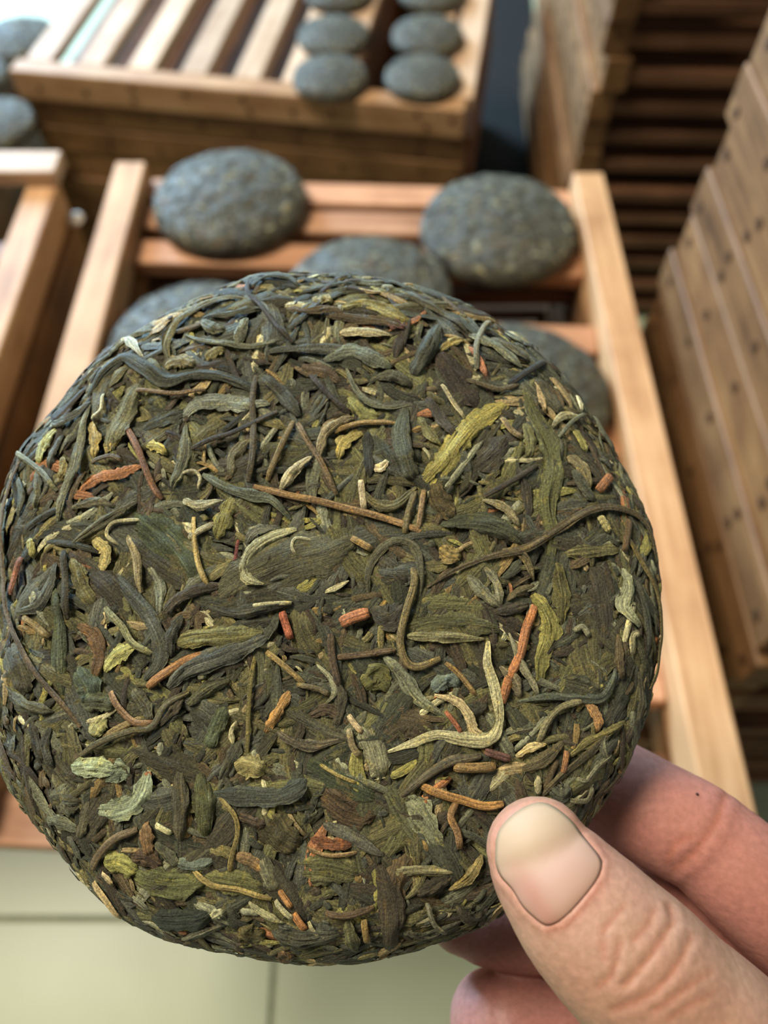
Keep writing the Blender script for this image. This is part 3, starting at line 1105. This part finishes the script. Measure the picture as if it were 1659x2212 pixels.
    ('D', 'L', 76, (142, 147, 117), (1430, 325, 1450, 420, 1430, 510, 1505, 605)),
    ('D', 'S', 28, (104, 90, 48), (1440, 165, 1520, 320, 1588, 450, 1608, 620, 1590, 800, 1560, 905)),
    ('D', 'L', 64, (92, 88, 52), (1145, 262, 1250, 250, 1410, 240)),
    ('D', 'R', 34, (140, 134, 100), (1460, 755, 1468, 650, 1505, 638)),
    ('D', 'R', 42, (104, 96, 50), (1435, 1055, 1350, 1110, 1250, 1160, 1165, 1225)),
    ('D', 'L', 92, (86, 102, 97), (515, 905, 580, 855, 650, 885)),
    ('D', 'S', 26, (132, 102, 56), (578, 778, 650, 840, 724, 935)),
    ('D', 'S', 22, (152, 80, 52), (578, 1008, 620, 1060, 655, 1115)),
    ('D', 'L', 120, (97, 97, 52), (190, 890, 250, 850, 310, 910)),
    ('D', 'L', 150, (74, 64, 46), (260, 1130, 380, 1060, 530, 1125)),
    ('D', 'S', 40, (88, 78, 60), (495, 1305, 600, 1240, 700, 1228)),
    ('D', 'S', 48, (138, 107, 62), (615, 1270, 700, 1275, 818, 1270)),
    ('D', 'S', 38, (88, 56, 52), (765, 1198, 890, 1235)),
    ('D', 'B', 46, (162, 152, 97), (1308, 80, 1335, 120, 1358, 160)),
    ('D', 'S', 38, (94, 72, 50), (1428, 250, 1440, 180, 1452, 95)),
    ('D', 'S', 30, (122, 122, 98), (1188, 625, 1230, 608, 1265, 655)),
    ('D', 'S', 32, (148, 97, 62), (1130, 1305, 1152, 1195)),
    ('D', 'R', 34, (92, 82, 56), (870, 485, 920, 440, 1005, 408)),
    ('D', 'R', 40, (88, 78, 52), (850, 238, 950, 270, 1002, 385)),
    ('D', 'L', 120, (60, 56, 46), (1290, 320, 1330, 480, 1330, 700)),
    ('D', 'L', 110, (64, 66, 50), (1150, 860, 1240, 890, 1320, 930)),
    ('D', 'R', 50, (56, 52, 44), (800, 540, 900, 520, 980, 500)),
    ('D', 'R', 44, (92, 94, 76), (1340, 1080, 1330, 1180, 1360, 1260)),
    ('D', 'R', 60, (78, 70, 48), (940, 1290, 1040, 1240, 1140, 1150)),
    ('D', 'R', 56, (62, 58, 46), (60, 850, 80, 960, 60, 1080)),
    ('D', 'R', 40, (64, 66, 56), (1490, 380, 1540, 560, 1540, 760)),
    ('D', 'R', 36, (70, 66, 50), (1500, 820, 1510, 960, 1490, 1080)),
    ('D', 'R', 40, (84, 70, 46), (1400, 640, 1400, 760, 1420, 860)),
    ('D', 'L', 90, (66, 64, 52), (270, 280, 330, 330, 400, 400)),
    ('D', 'L', 100, (58, 56, 48), (230, 520, 310, 560, 380, 500)),
    ('D', 'R', 60, (60, 60, 50), (680, 980, 720, 1000, 780, 980)),
    # crop E
    ('E', 'L', 96, (127, 142, 117), (232, 335, 330, 330, 420, 300, 470, 230, 490, 140)),
    ('E', 'L', 62, (132, 146, 120), (125, 130, 200, 130, 300, 152)),
    ('E', 'L', 92, (102, 117, 97), (265, 175, 350, 150, 400, 175)),
    ('E', 'L', 112, (132, 122, 72), (905, 140, 960, 112, 1050, 145)),
    ('E', 'R', 92, (77, 82, 47), (735, 150, 760, 300, 758, 465)),
    ('E', 'L', 116, (56, 66, 46), (1235, 100, 1400, 190, 1575, 280)),
    ('E', 'S', 18, (140, 120, 58), (1305, 108, 1400, 160, 1485, 198)),
    ('E', 'S', 24, (118, 102, 50), (828, 266, 900, 340, 920, 430, 890, 560, 884, 625)),
    ('E', 'R', 92, (60, 66, 60), (800, 250, 950, 260, 1100, 262, 1200, 220, 1248, 185)),
    ('E', 'L', 150, (82, 64, 43), (1320, 235, 1450, 330, 1575, 355)),
    ('E', 'R', 64, (88, 88, 78), (1325, 395, 1450, 450, 1610, 545)),
    ('E', 'L', 52, (114, 66, 42), (1262, 468, 1360, 490, 1470, 490)),
    ('E', 'S', 20, (140, 110, 72), (1245, 508, 1350, 542, 1485, 530)),
    ('E', 'L', 60, (118, 87, 52), (488, 380, 490, 460, 503, 548)),
    ('E', 'S', 28, (194, 188, 134), (530, 392, 610, 438)),
    ('E', 'L', 92, (132, 132, 62), (275, 592, 350, 580, 440, 625)),
    ('E', 'L', 124, (87, 92, 52), (420, 640, 600, 680, 765, 660)),
    ('E', 'S', 28, (132, 112, 57), (705, 616, 800, 680, 920, 700, 1078, 752)),
    ('E', 'L', 102, (87, 87, 47), (750, 650, 900, 670, 1050, 705)),
    ('E', 'R', 112, (47, 56, 48), (505, 850, 650, 852, 795, 830)),
    ('E', 'B', 34, (154, 152, 112), (970, 765, 1050, 820, 1148, 865)),
    ('E', 'B', 44, (160, 160, 126), (795, 835, 825, 812, 858, 802)),
    ('E', 'R', 72, (96, 96, 74), (1035, 550, 1070, 640, 1108, 720)),
    ('E', 'S', 28, (154, 102, 52), (1115, 705, 1178, 790)),
    ('E', 'S', 36, (164, 102, 52), (1185, 815, 1245, 898)),
    ('E', 'S', 26, pale, (1098, 755, 1140, 800, 1188, 840)),
    ('E', 'S', 20, pale, (1255, 855, 1300, 920, 1345, 932)),
    ('E', 'S', 34, (92, 72, 52), (1335, 810, 1450, 820, 1568, 788)),
    ('E', 'S', 32, (132, 104, 52), (1518, 845, 1535, 960)),
    ('E', 'R', 52, (132, 102, 67), (895, 535, 980, 570, 1048, 625)),
    ('E', 'S', 42, (168, 142, 97), (225, 675, 300, 760, 365, 845)),
    ('E', 'B', 32, (184, 162, 122), (270, 625, 300, 650, 326, 688)),
    ('E', 'S', 38, (92, 76, 54), (218, 615, 260, 540, 340, 460, 446, 418)),
    ('E', 'R', 52, (97, 112, 102), (612, 568, 720, 590, 806, 566)),
    ('E', 'L', 160, (74, 68, 43), (1050, 340, 1120, 450, 1210, 510)),
    ('E', 'L', 150, (80, 80, 47), (1190, 600, 1350, 600, 1490, 645)),
    ('E', 'R', 92, (66, 68, 56), (1080, 905, 1200, 940, 1400, 918)),
    ('E', 'L', 130, (87, 80, 44), (920, 895, 980, 930, 1050, 930)),
    ('E', 'R', 110, (60, 52, 40), (1590, 590, 1650, 800, 1640, 1010)),
    ('E', 'R', 42, (88, 88, 72), (645, 952, 750, 910, 848, 876)),
    ('E', 'L', 64, (92, 98, 80), (-5, 372, 60, 380, 165, 430)),
    ('E', 'L', 120, (66, 66, 50), (40, 280, 100, 290, 170, 300)),
    ('E', 'R', 70, (70, 66, 50), (640, 120, 650, 300, 640, 480)),
    ('E', 'R', 60, (66, 68, 54), (830, 190, 900, 60, 930, 0)),
    ('E', 'R', 46, (76, 60, 46), (920, 350, 1000, 380, 1060, 400)),
    ('E', 'R', 50, (82, 78, 60), (200, 290, 180, 400, 150, 470)),
    ('E', 'L', 80, (76, 58, 44), (400, 560, 480, 560, 560, 600)),
    ('E', 'R', 50, (78, 80, 62), (530, 480, 590, 540, 640, 600)),
    ('E', 'R', 60, (84, 84, 52), (1440, 850, 1460, 930, 1480, 1000)),
    ('E', 'L', 70, (96, 74, 48), (1120, 1000, 1140, 1040, 1120, 1070)),
    # near the thumb
    ('H', 'S', 38, (154, 107, 52), (120, 298, 200, 330, 300, 360, 400, 387, 485, 380)),
    ('H', 'L', 112, (112, 117, 92), (40, 345, 110, 420, 210, 575)),
    ('H', 'S', 32, (132, 97, 62), (282, 355, 250, 430, 280, 500, 292, 575)),
    ('H', 'R', 44, (127, 122, 87), (-5, 682, 100, 670, 270, 682)),
    ('H', 'S', 36, (88, 80, 62), (35, 345, 150, 250, 260, 190, 385, 168)),
    ('H', 'R', 40, (80, 72, 50), (640, 360, 740, 250, 860, 160, 1000, 20)),
    ('H', 'R', 38, (122, 122, 98), (795, 268, 850, 272, 900, 210, 965, 165)),
    ('H', 'S', 26, (126, 122, 96), (775, 362, 850, 362, 876, 305)),
    ('H', 'L', 100, (86, 70, 46), (10, 850, 30, 700, 70, 600)),
    ('H', 'S', 22, (104, 104, 88), (148, 815, 180, 910, 235, 955)),
    ('H', 'R', 46, (122, 107, 62), (245, 765, 340, 690, 392, 605)),
    ('H', 'B', 32, (150, 142, 108), (638, 255, 632, 300, 642, 340)),
    ('H', 'L', 90, (74, 78, 66), (690, 300, 740, 330, 780, 300)),
    ('H', 'R', 60, (58, 52, 40), (100, 780, 180, 740, 260, 700)),
    ('H', 'R', 50, (54, 50, 40), (280, 830, 330, 880, 400, 860)),
    ('H', 'R', 46, (62, 62, 50), (60, 950, 160, 960, 300, 900)),
]
KN = {'S': 'stem', 'B': 'bud', 'L': 'leaf', 'R': 'leaf'}
rng = random.Random(11)
nleaf = 0
order = list(range(len(TR)))
for idx in order:
    cr_, kind, w, c, xy = TR[idx]
    ox, oy, sc = CR[cr_]
    pts = []
    for i in range(0, len(xy), 2):
        pts.append(cake_uv(ox + xy[i] / sc, oy + xy[i + 1] / sc))
    wm = w / sc / F * 0.136
    lift = 0.00060 + rng.uniform(0, 0.0004) + {'S': 0.00045, 'B': 0.0004, 'L': 0.0, 'R': 0.0002}[kind]
    if w > 100:
        lift -= 0.0001
    b = Buf()
    n = max(10, min(44, 5 * (len(xy) // 2)))
    strip(b, pts, wm * (1.06 if kind != 'S' else 0.95), kind, olive(c, KL), lift, Hcake, rng, n=n, m=7 if kind == 'S' else 9)
    new_obj(KN[kind], b.mesh(KN[kind]), cake)
    nleaf += 1

# crowd of smaller pressed fragments between them
buf = Buf()
PAL = [(dk, 6), (sl, 5), (ol, 5), (br, 3), (db, 5), ((52, 54, 44), 6), (gg, 3), (oc, 0.8), (yg, 1.0), (og, 0.35), (tan, 1.3),
       (pale, 1.3), (sv, 1.5), ((108, 100, 58), 2), ((70, 58, 44), 3)]
PK = [olive(c, KL) for c, w in PAL]
PW = [w for c, w in PAL]
PKB = [olive(c, KL) for c in (dk, sl, ol, (80, 76, 48), (58, 54, 42), (54, 58, 44), (68, 70, 48), (80, 78, 46), (62, 60, 44), (92, 92, 54))]
for q in range(4600):
    rho = math.sqrt(rng.random()) * 0.985
    a = rng.uniform(-math.pi, math.pi)
    big = q < 900
    mid = 900 <= q < 2200
    if 2200 <= q < 2900:
        rho = rng.uniform(0.9, 1.0)
    R = Rof(a)
    u, v = R * rho * math.cos(a), R * rho * math.sin(a)
    if rho > 0.84:
        d = a + math.pi / 2 + rng.gauss(0, 0.35)
    else:
        d = noise.noise((u * 60, v * 60, 4)) * 5 + rng.gauss(0, 0.9)
    if big:
        ln, wd, lf = rng.uniform(0.009, 0.019), rng.uniform(0.0024, 0.0058), rng.uniform(-0.0009, 0.0001)
        kind = rng.choices('RL', (4, 5))[0]
    elif mid:
        ln, wd, lf = rng.uniform(0.005, 0.012), rng.uniform(0.0010, 0.0026), rng.uniform(-0.0005, 0.0005)
        kind = rng.choices('RLS', (5, 3, 2))[0]
    else:
        ln, wd, lf = rng.uniform(0.0015, 0.006), rng.uniform(0.0004, 0.0014), rng.uniform(-0.0003, 0.0004)
        kind = rng.choices('RLSB', (4, 4, 3, 0.6))[0]
    if rho > 0.88:
        wd = min(wd, 0.0024)
        ln *= 1.1
    cv = rng.uniform(-0.5, 0.5)
    pts = []
    for s in (-0.5, -0.17, 0.17, 0.5):
        off_ = cv * ln * (s * s)
        x = u + math.cos(d) * s * ln - math.sin(d) * off_
        y = v + math.sin(d) * s * ln + math.cos(d) * off_
        rr_ = math.hypot(x, y)
        mxr = Rof(math.atan2(y, x)) * rng.uniform(0.985, 1.0)
        if rr_ > mxr:
            x, y = x * mxr / rr_, y * mxr / rr_
        pts.append((x, y))
    if kind == 'S':
        wd = min(wd, 0.0012)
    cc = rng.choices(PK, PW)[0]
    if big:
        cc = rng.choice(PKB)
    strip(buf, pts, wd, kind, cc, lf, Hcake, rng, n=7 if big else 5, m=6 if big else 5, dip=0.0006)
o = new_obj('leaf_fragments', buf.mesh('leaf_fragments'), cake)
o['kind'] = 'stuff'

# rim: leaves wrapping round the edge
buf = Buf()
for q in range(520):
    a = rng.uniform(-math.pi, math.pi)
    ln = rng.uniform(0.05, 0.16)
    zz = rng.uniform(-0.0125, -0.0085)
    c = rng.choices(PK, PW)[0]
    wd = rng.uniform(0.0008, 0.0024)
    base = len(buf.v)
    n, m = 5, 4
    uo, vo = rng.uniform(0, 300), rng.uniform(0, 300)
    tl = rng.uniform(-0.003, 0.003)
    rj = rng.uniform(0.982, 0.992)
    for i in range(n + 1):
        s = i / n
        aa = a + (s - 0.5) * ln
        hw = wd / 2 * max(0.15, math.sin(math.pi * (s * 0.9 + 0.05)) ** 0.5)
        for j in range(m):
            t = -1 + 2 * j / (m - 1)
            R = Rof((aa + math.pi) % (2 * math.pi) - math.pi) * rj + hw * 0.4 * (1 - t * t) - 0.0004 * (1 if i in (0, n) else 0)
            buf.v.append((R * math.cos(aa), R * math.sin(aa), zz + t * hw + tl * (s - 0.5)))
            buf.c.append(c)
            buf.u.append((uo + s * ln * 60, vo + t * hw * 1000))
    for i in range(n):
        for j in range(m - 1):
            k = base + i * m + j
            buf.f.append((k, k + 1, k + m + 1, k + m))
o = new_obj('rim_fragments', buf.mesh('rim_fragments'), cake)
o['kind'] = 'stuff'


# ------------------------------------------------------------------ hand
def loft(bm, stations, ns=24, flat=1.0, n=40, fdir=None):
    """stations: (px, py, depth, radius[, flatten])"""
    S = [s if len(s) == 5 else s + (flat,) for s in stations]
    P = cat_rom(S, n)
    C = [at(p[0], p[1], p[2]) for p in P]
    ringsv = []
    view = camB
    for i, p in enumerate(P):
        T = (C[min(n, i + 1)] - C[max(0, i - 1)]).normalized()
        N = (view - T * view.dot(T)).normalized()
        B = T.cross(N)
        ring = []
        for j in range(ns):
            a = 2 * math.pi * j / ns
            ring.append(bm.verts.new(C[i] + B * (math.cos(a) * p[3]) + N * (math.sin(a) * p[3] * p[4])))
        ringsv.append(ring)

    def cap(ring, c, T, r, last):
        prev = ring
        for k in range(1, 5):
            th = k / 5 * math.pi / 2
            cur = [bm.verts.new(c + (v.co - c) * math.cos(th) + T * (r * math.sin(th))) for v in ring]
            for j in range(ns):
                q = (j + 1) % ns
                f = (prev[j], prev[q], cur[q], cur[j])
                bm.faces.new(f if last else f[::-1])
            prev = cur
        tip = bm.verts.new(c + T * r)
        for j in range(ns):
            q = (j + 1) % ns
            f = (prev[j], prev[q], tip)
            bm.faces.new(f if last else f[::-1])
    for a, b in zip(ringsv[:-1], ringsv[1:]):
        for j in range(ns):
            q = (j + 1) % ns
            bm.faces.new((a[j], a[q], b[q], b[j]))
    T0 = (C[0] - C[1]).normalized()
    T1 = (C[-1] - C[-2]).normalized()
    cap(ringsv[0], C[0], T0, P[0][3] * 0.9, False)
    cap(ringsv[-1], C[-1], T1, P[-1][3] * 0.7, True)


FING = {
    'thumb': [(1158, 1826, .1215, .0081, .80), (1174, 1858, .1210, .0090, .84), (1206, 1905, .1200, .0098, .88), (1254, 1965, .1188, .0108, .92),
              (1312, 2028, .1178, .0114, .95), (1374, 2088, .1172, .0119, .96), (1440, 2155, .1172, .0122, .96), (1550, 2270, .119, .0138, 1.0),
              (1740, 2480, .129, .0165, 1.0), (1980, 2800, .155, .0200, 1.0), (2200, 3080, .18, .022, 1.0)],
    'index': [(1215, 1650, .159, .0085), (1260, 1674, .158, .0098), (1330, 1710, .156, .0104), (1420, 1760, .153, .0105), (1492, 1797, .151, .0104),
              (1535, 1827, .150, .0103), (1600, 1885, .148, .0108), (1690, 1970, .147, .0110), (1800, 2090, .150, .0108), (1930, 2280, .160, .0118), (2080, 2520, .172, .014)],
    'middle': [(1000, 1966, .160, .0086), (1050, 1972, .160, .0100), (1160, 1982, .160, .0106), (1300, 1975, .160, .0104), (1430, 1985, .160, .0105),
               (1560, 2050, .159, .0108), (1700, 2150, .159, .0112), (1880, 2380, .166, .0118), (2040, 2620, .178, .014)],
    'ring': [(1062, 2202, .158, .0096), (1108, 2210, .158, .0106), (1260, 2250, .159, .0106), (1440, 2310, .160, .0106), (1680, 2440, .165, .0112),
             (1860, 2640, .173, .0118), (2010, 2800, .182, .0135)],
    'little': [(1240, 2440, .165, .0080), (1290, 2450, .165, .0088), (1420, 2490, .166, .0088), (1600, 2580, .170, .0092), (1780, 2760, .178, .010), (1980, 2960, .188, .0115)],
}
bm = bmesh.new()
for k, st in FING.items():
    loft(bm, st, n=60)
loft(bm, [(1990, 2480, .172, .016, .8), (2060, 2650, .178, .030, .55), (2200, 2850, .186, .036, .5), (2400, 3080, .198, .034, .55), (2620, 3330, .212, .028, .68),
          (2900, 3650, .23, .027, .75), (3300, 4100, .26, .030, .8)], n=50, ns=32)
hme = bpy.data.meshes.new('hand')
bm.normal_update()
bm.to_mesh(hme)
bm.free()
tmp = bpy.data.objects.new('hand_tmp', hme)
col.objects.link(tmp)
md = tmp.modifiers.new('r', 'REMESH')
md.mode = 'VOXEL'
md.voxel_size = 0.00058
md2 = tmp.modifiers.new('s', 'SMOOTH')
md2.factor = 0.5
md2.iterations = 14
bpy.context.view_layer.update()
dg = bpy.context.evaluated_depsgraph_get()
hand_me = bpy.data.meshes.new_from_object(tmp.evaluated_get(dg))
bpy.data.objects.remove(tmp)
hand_me.name = 'hand'


def K(x, y):
    return 1040 + x / 3.318, 1700 + y / 3.318


NAILP = [K(*p) for p in [(118, 470), (135, 340), (215, 235), (325, 160), (430, 132), (530, 170), (640, 262), (705, 350), (775, 435), (848, 535),
                         (838, 625), (770, 735), (640, 885), (545, 965), (470, 985), (390, 930), (310, 850), (235, 730), (155, 640), (122, 550)]]
bvh = BVHTree.FromPolygons([v.co for v in hand_me.vertices], [tuple(p.vertices) for p in hand_me.polygons])


def seg_d(px, py, poly, closed=False):
    best = 1e9
    n_ = len(poly)
    for i in range(n_ if closed else n_ - 1):
        x0, y0_ = poly[i]
        x1, y1_ = poly[(i + 1) % n_]
        dx, dy = x1 - x0, y1_ - y0_
        t = max(0, min(1, ((px - x0) * dx + (py - y0_) * dy) / (dx * dx + dy * dy + 1e-9)))
        best = min(best, math.hypot(px - x0 - t * dx, py - y0_ - t * dy))
    return best


def inside(px, py, poly):
    c = False
    n_ = len(poly)
    for i in range(n_):
        x0, y0_ = poly[i]
        x1, y1_ = poly[i - 1]
        if (y0_ > py) != (y1_ > py) and px < (x1 - x0) * (py - y0_) / (y1_ - y0_) + x0:
            c = not c
    return c


# nail plate: boundary radially filled, laid on the thumb's back
ncx = sum(p[0] for p in NAILP) / len(NAILP)
ncy = sum(p[1] for p in NAILP) / len(NAILP)
nb = cat_rom(NAILP + [NAILP[0]], 80)[:-1]


def hit(px, py):
    r = ray(px, py).normalized()
    loc, nrm, i, d = bvh.ray_cast(CAM, r)
    return loc, nrm


NV, NF, NU = [], [], []
NRG = 14
c0, cn = hit(ncx, ncy)
NV.append(c0 + camB * 0.0006)
NU.append((ncx, ncy))
for k in range(1, NRG + 1):
    f = k / NRG
    for (bx, by) in nb:
        x, y = ncx + (bx - ncx) * f, ncy + (by - ncy) * f
        loc, nrm = hit(x, y)
        if loc is None:
            loc, nrm = hit(ncx + (x - ncx) * 0.97, ncy + (y - ncy) * 0.97)
        lift = 0.00062 * (1 - f ** 3) - 0.00030 * f ** 8
        NV.append(loc + camB * lift)
        NU.append((x, y))
nbn = len(nb)
for j in range(nbn):
    q = (j + 1) % nbn
    NF.append((0, 1 + j, 1 + q))
    for k in range(NRG - 1):
        a = 1 + k * nbn
        NF.append((a + j, a + nbn + j, a + nbn + q, a + q))
nail_plate = pydata('thumbnail', NV, NF)

# skin creases and nail bed
CREASE = [
    ([K(*p) for p in [(1350, 860), (1382, 960), (1310, 1070), (1230, 1190), (1140, 1300), (1030, 1415)]], 9, 0.00050),
    ([K(*p) for p in [(1500, 1085), (1440, 1220), (1350, 1350), (1250, 1460), (1080, 1550), (950, 1590)]], 10, 0.00042),
    ([K(*p) for p in [(1235, 890), (1190, 1000), (1090, 1100)]], 9, 0.00026),
    ([K(*p) for p in [(1015, 865), (930, 960), (870, 1050)]], 8, 0.00022),
    ([K(*p) for p in [(1000, 1110), (970, 1230), (930, 1360), (850, 1430)]], 9, 0.00028),
    ([K(*p) for p in [(872, 1120), (880, 1240)]], 8, 0.00018),
    ([K(*p) for p in [(1640, 1330), (1450, 1450), (1250, 1600)]], 9, 0.00020),
    ([K(*p) for p in [(1659, 1480), (1480, 1570), (1350, 1660)]], 9, 0.00016),
    ([K(*p) for p in [(860, 690), (770, 810), (690, 910), (590, 1000), (480, 1030)]], 6, 0.00022),
]
I2 = lambda x, y: (1240 + x / 3.959, 1580 + y / 3.959)
CREASE += [
    ([I2(*p) for p in [(1290, 570), (1230, 740), (1150, 880), (1040, 1030), (860, 1180)]], 12, 0.00055),
    ([I2(*p) for p in [(1000, 900), (870, 960), (800, 1120)]], 10, 0.00022),
]
hand_col = hand_me.color_attributes.new('col', 'FLOAT_COLOR', 'POINT')
axes = {}
for k, st in FING.items():
    axes[k] = [(at(p[0], p[1], p[2]), p[3]) for p in cat_rom([s[:4] for s in st], 40)]
BASEC = {'thumb': (176, 142, 118), 'index': (170, 118, 106), 'middle': (162, 110, 98), 'ring': (168, 118, 107), 'little': (168, 118, 107)}
nbs = [v.normal.copy() for v in hand_me.vertices]
TIPP = at(1206, 1905, .12)
flat = []
for i, v in enumerate(hand_me.vertices):
    p = v.co.copy()
    px, py, D = to_px(p)
    vis = nbs[i].dot(camB) > 0.0
    best, bk, bt = 9, 'thumb', 0
    if -100 < px < 1900 and py < 2500:
        for k, ax in axes.items():
            for t, (c, r) in enumerate(ax[::2]):
                d = (p - c).length - r
                if d < best:
                    best, bk, bt = d, k, t
    c = Vector(rgb(*BASEC[bk])[:3])
    # ruddy and pale skin patches
    nz = noise.noise(p * 90) * 0.5 + noise.noise(p * 220) * 0.3
    red = Vector(rgb(172, 108, 98)[:3])
    c = c.lerp(red, max(0, min(0.5, 0.16 + nz * 0.4)))
    disp = 0.0
    if vis and bk == 'thumb' and 1030 < px < 1600 and 1700 < py < 2230:
        ins = inside(px, py, NAILP)
        dn = seg_d(px, py, NAILP, True)
        if ins:
            disp -= 0.00040 * min(1, dn / 16)
        else:
            base = py > 1800
            disp += 0.00030 * math.exp(-((dn - 11) / 9) ** 2) * (1.0 if base else 0.3)
            disp -= 0.00004 * math.exp(-(dn / 4.5) ** 2)
            if dn < 40:
                c = c.lerp(Vector(rgb(190, 130, 112)[:3]), 0.45 * (1 - dn / 40))
    if vis and px > 1150 and bk in ('thumb', 'index'):
        for n_, (poly, w, dep) in enumerate(CREASE):
            if (n_ < 9) != (bk == 'thumb'):
                continue
            d = seg_d(px, py, poly)
            if d < w * 4:
                disp -= 0.48 * dep * math.exp(-(d / w) ** 2) - dep * 0.16 * math.exp(-((d - w * 2.1) / w) ** 2)
                c = c.lerp(Vector(rgb(168, 100, 74)[:3]), 0.4 * math.exp(-(d / (w * 0.8)) ** 2))
    disp += 0.00006 * noise.noise(p * 900)
    v.co = p + nbs[i] * disp
    flat.extend((c.x, c.y, c.z, 1))
hand_col.data.foreach_set('color', flat)
hand_me.polygons.foreach_set('use_smooth', [True] * len(hand_me.polygons))
hand_me.update()


def skin_mat():
    m, nt, nodes, links, bs = new_mat('skin')
    a = nodes.new('ShaderNodeAttribute')
    a.attribute_name = 'col'
    tc = nodes.new('ShaderNodeTexCoord')
    n = nodes.new('ShaderNodeTexNoise')
    n.inputs['Scale'].default_value = 900
    n.inputs['Detail'].default_value = 4
    links.new(tc.outputs['Object'], n.inputs['Vector'])
    r = ramp(nodes, [(0.3, (0.86, 0.84, 0.82, 1)), (0.7, (1.08, 1.06, 1.05, 1))])
    links.new(n.outputs[0], r.inputs[0])
    mu = nodes.new('ShaderNodeMix')
    mu.data_type = 'RGBA'
    mu.blend_type = 'MULTIPLY'
    mu.inputs[0].default_value = 1
    links.new(a.outputs['Color'], mu.inputs[6])
    links.new(r.outputs[0], mu.inputs[7])
    links.new(mu.outputs[2], bs.inputs['Base Color'])
    bs.inputs['Roughness'].default_value = 0.5
    bs.inputs['Specular IOR Level'].default_value = 0.35
    bs.inputs['Subsurface Weight'].default_value = 0.15
    bs.inputs['Subsurface Radius'].default_value = (1.0, 0.35, 0.2)
    bs.inputs['Subsurface Scale'].default_value = 0.0016
    v = nodes.new('ShaderNodeTexVoronoi')
    v.inputs['Scale'].default_value = 1500
    links.new(tc.outputs['Object'], v.inputs['Vector'])
    bp = nodes.new('ShaderNodeBump')
    bp.inputs['Strength'].default_value = 0.15
    bp.inputs['Distance'].default_value = 0.00015
    links.new(v.outputs['Distance'], bp.inputs['Height'])
    links.new(bp.outputs[0], bs.inputs['Normal'])
    return m


hand_me.materials.clear()
hand_me.materials.append(skin_mat())
hand = new_obj('hand', hand_me)
tag(hand, 'bare hand at the lower right pinching the large tea cake between thumb and fingers', 'hand')

# nail colour: ivory free edge, pink bed
ca = nail_plate.color_attributes.new('col', 'FLOAT_COLOR', 'POINT')
ivory, pinkn = Vector(rgb(178, 154, 128)[:3]), Vector(rgb(176, 142, 124)[:3])
rosy = Vector(rgb(170, 116, 100)[:3])
tipx, tipy = K(250, 200)
bax, bay = K(640, 860)
fl_ = []
for (x, y) in NU:
    t = ((x - tipx) * (bax - tipx) + (y - tipy) * (bay - tipy)) / ((bax - tipx) ** 2 + (bay - tipy) ** 2)
    sd = ((x - tipx) * (bay - tipy) - (y - tipy) * (bax - tipx)) / math.hypot(bax - tipx, bay - tipy)
    k = max(0, min(1, (t - 0.22 + 0.02 * math.sin(sd * 0.05)) / 0.42))
    c = ivory.lerp(pinkn, k * k * (3 - 2 * k))
    g = math.exp(-((sd + 52) / 22) ** 2) * k
    c = c.lerp(rosy, 0.55 * g)
    e = seg_d(x, y, NAILP, True)
    if t < 0.5 and e < 7:
        c = c.lerp(Vector(rgb(138, 122, 86)[:3]), 0.4 * (1 - e / 7))
    fl_.extend((c.x, c.y, c.z, 1))
ca.data.foreach_set('color', fl_)
m, nt, nodes, links, bs = new_mat('fingernail')
a = nodes.new('ShaderNodeAttribute')
a.attribute_name = 'col'
links.new(a.outputs['Color'], bs.inputs['Base Color'])
bs.inputs['Roughness'].default_value = 0.55
bs.inputs['Specular IOR Level'].default_value = 0.18
nail_plate.materials.append(m)
nob = new_obj('thumbnail', nail_plate, hand)
sd = nob.modifiers.new('thick', 'SOLIDIFY')
sd.thickness = 0.0005
sd.offset = -1
nob['label'] = 'smooth thumbnail with an ivory free edge'
# tiny dark mole on the index finger
bvh2 = BVHTree.FromPolygons([v.co for v in hand_me.vertices], [tuple(p.vertices) for p in hand_me.polygons])
loc, nrm, _, _ = bvh2.ray_cast(CAM, ray(1506, 1716).normalized())
if loc is not None:
    bm = bmesh.new()
    bmesh.ops.create_icosphere(bm, subdivisions=2, radius=0.00032)
    me = bpy.data.meshes.new('mole')
    bm.to_mesh(me)
    bm.free()
    me.materials.append(plain('mole_brown', rgb(70, 42, 36)))
    o = new_obj('mole', me, hand)
    o.location = loc
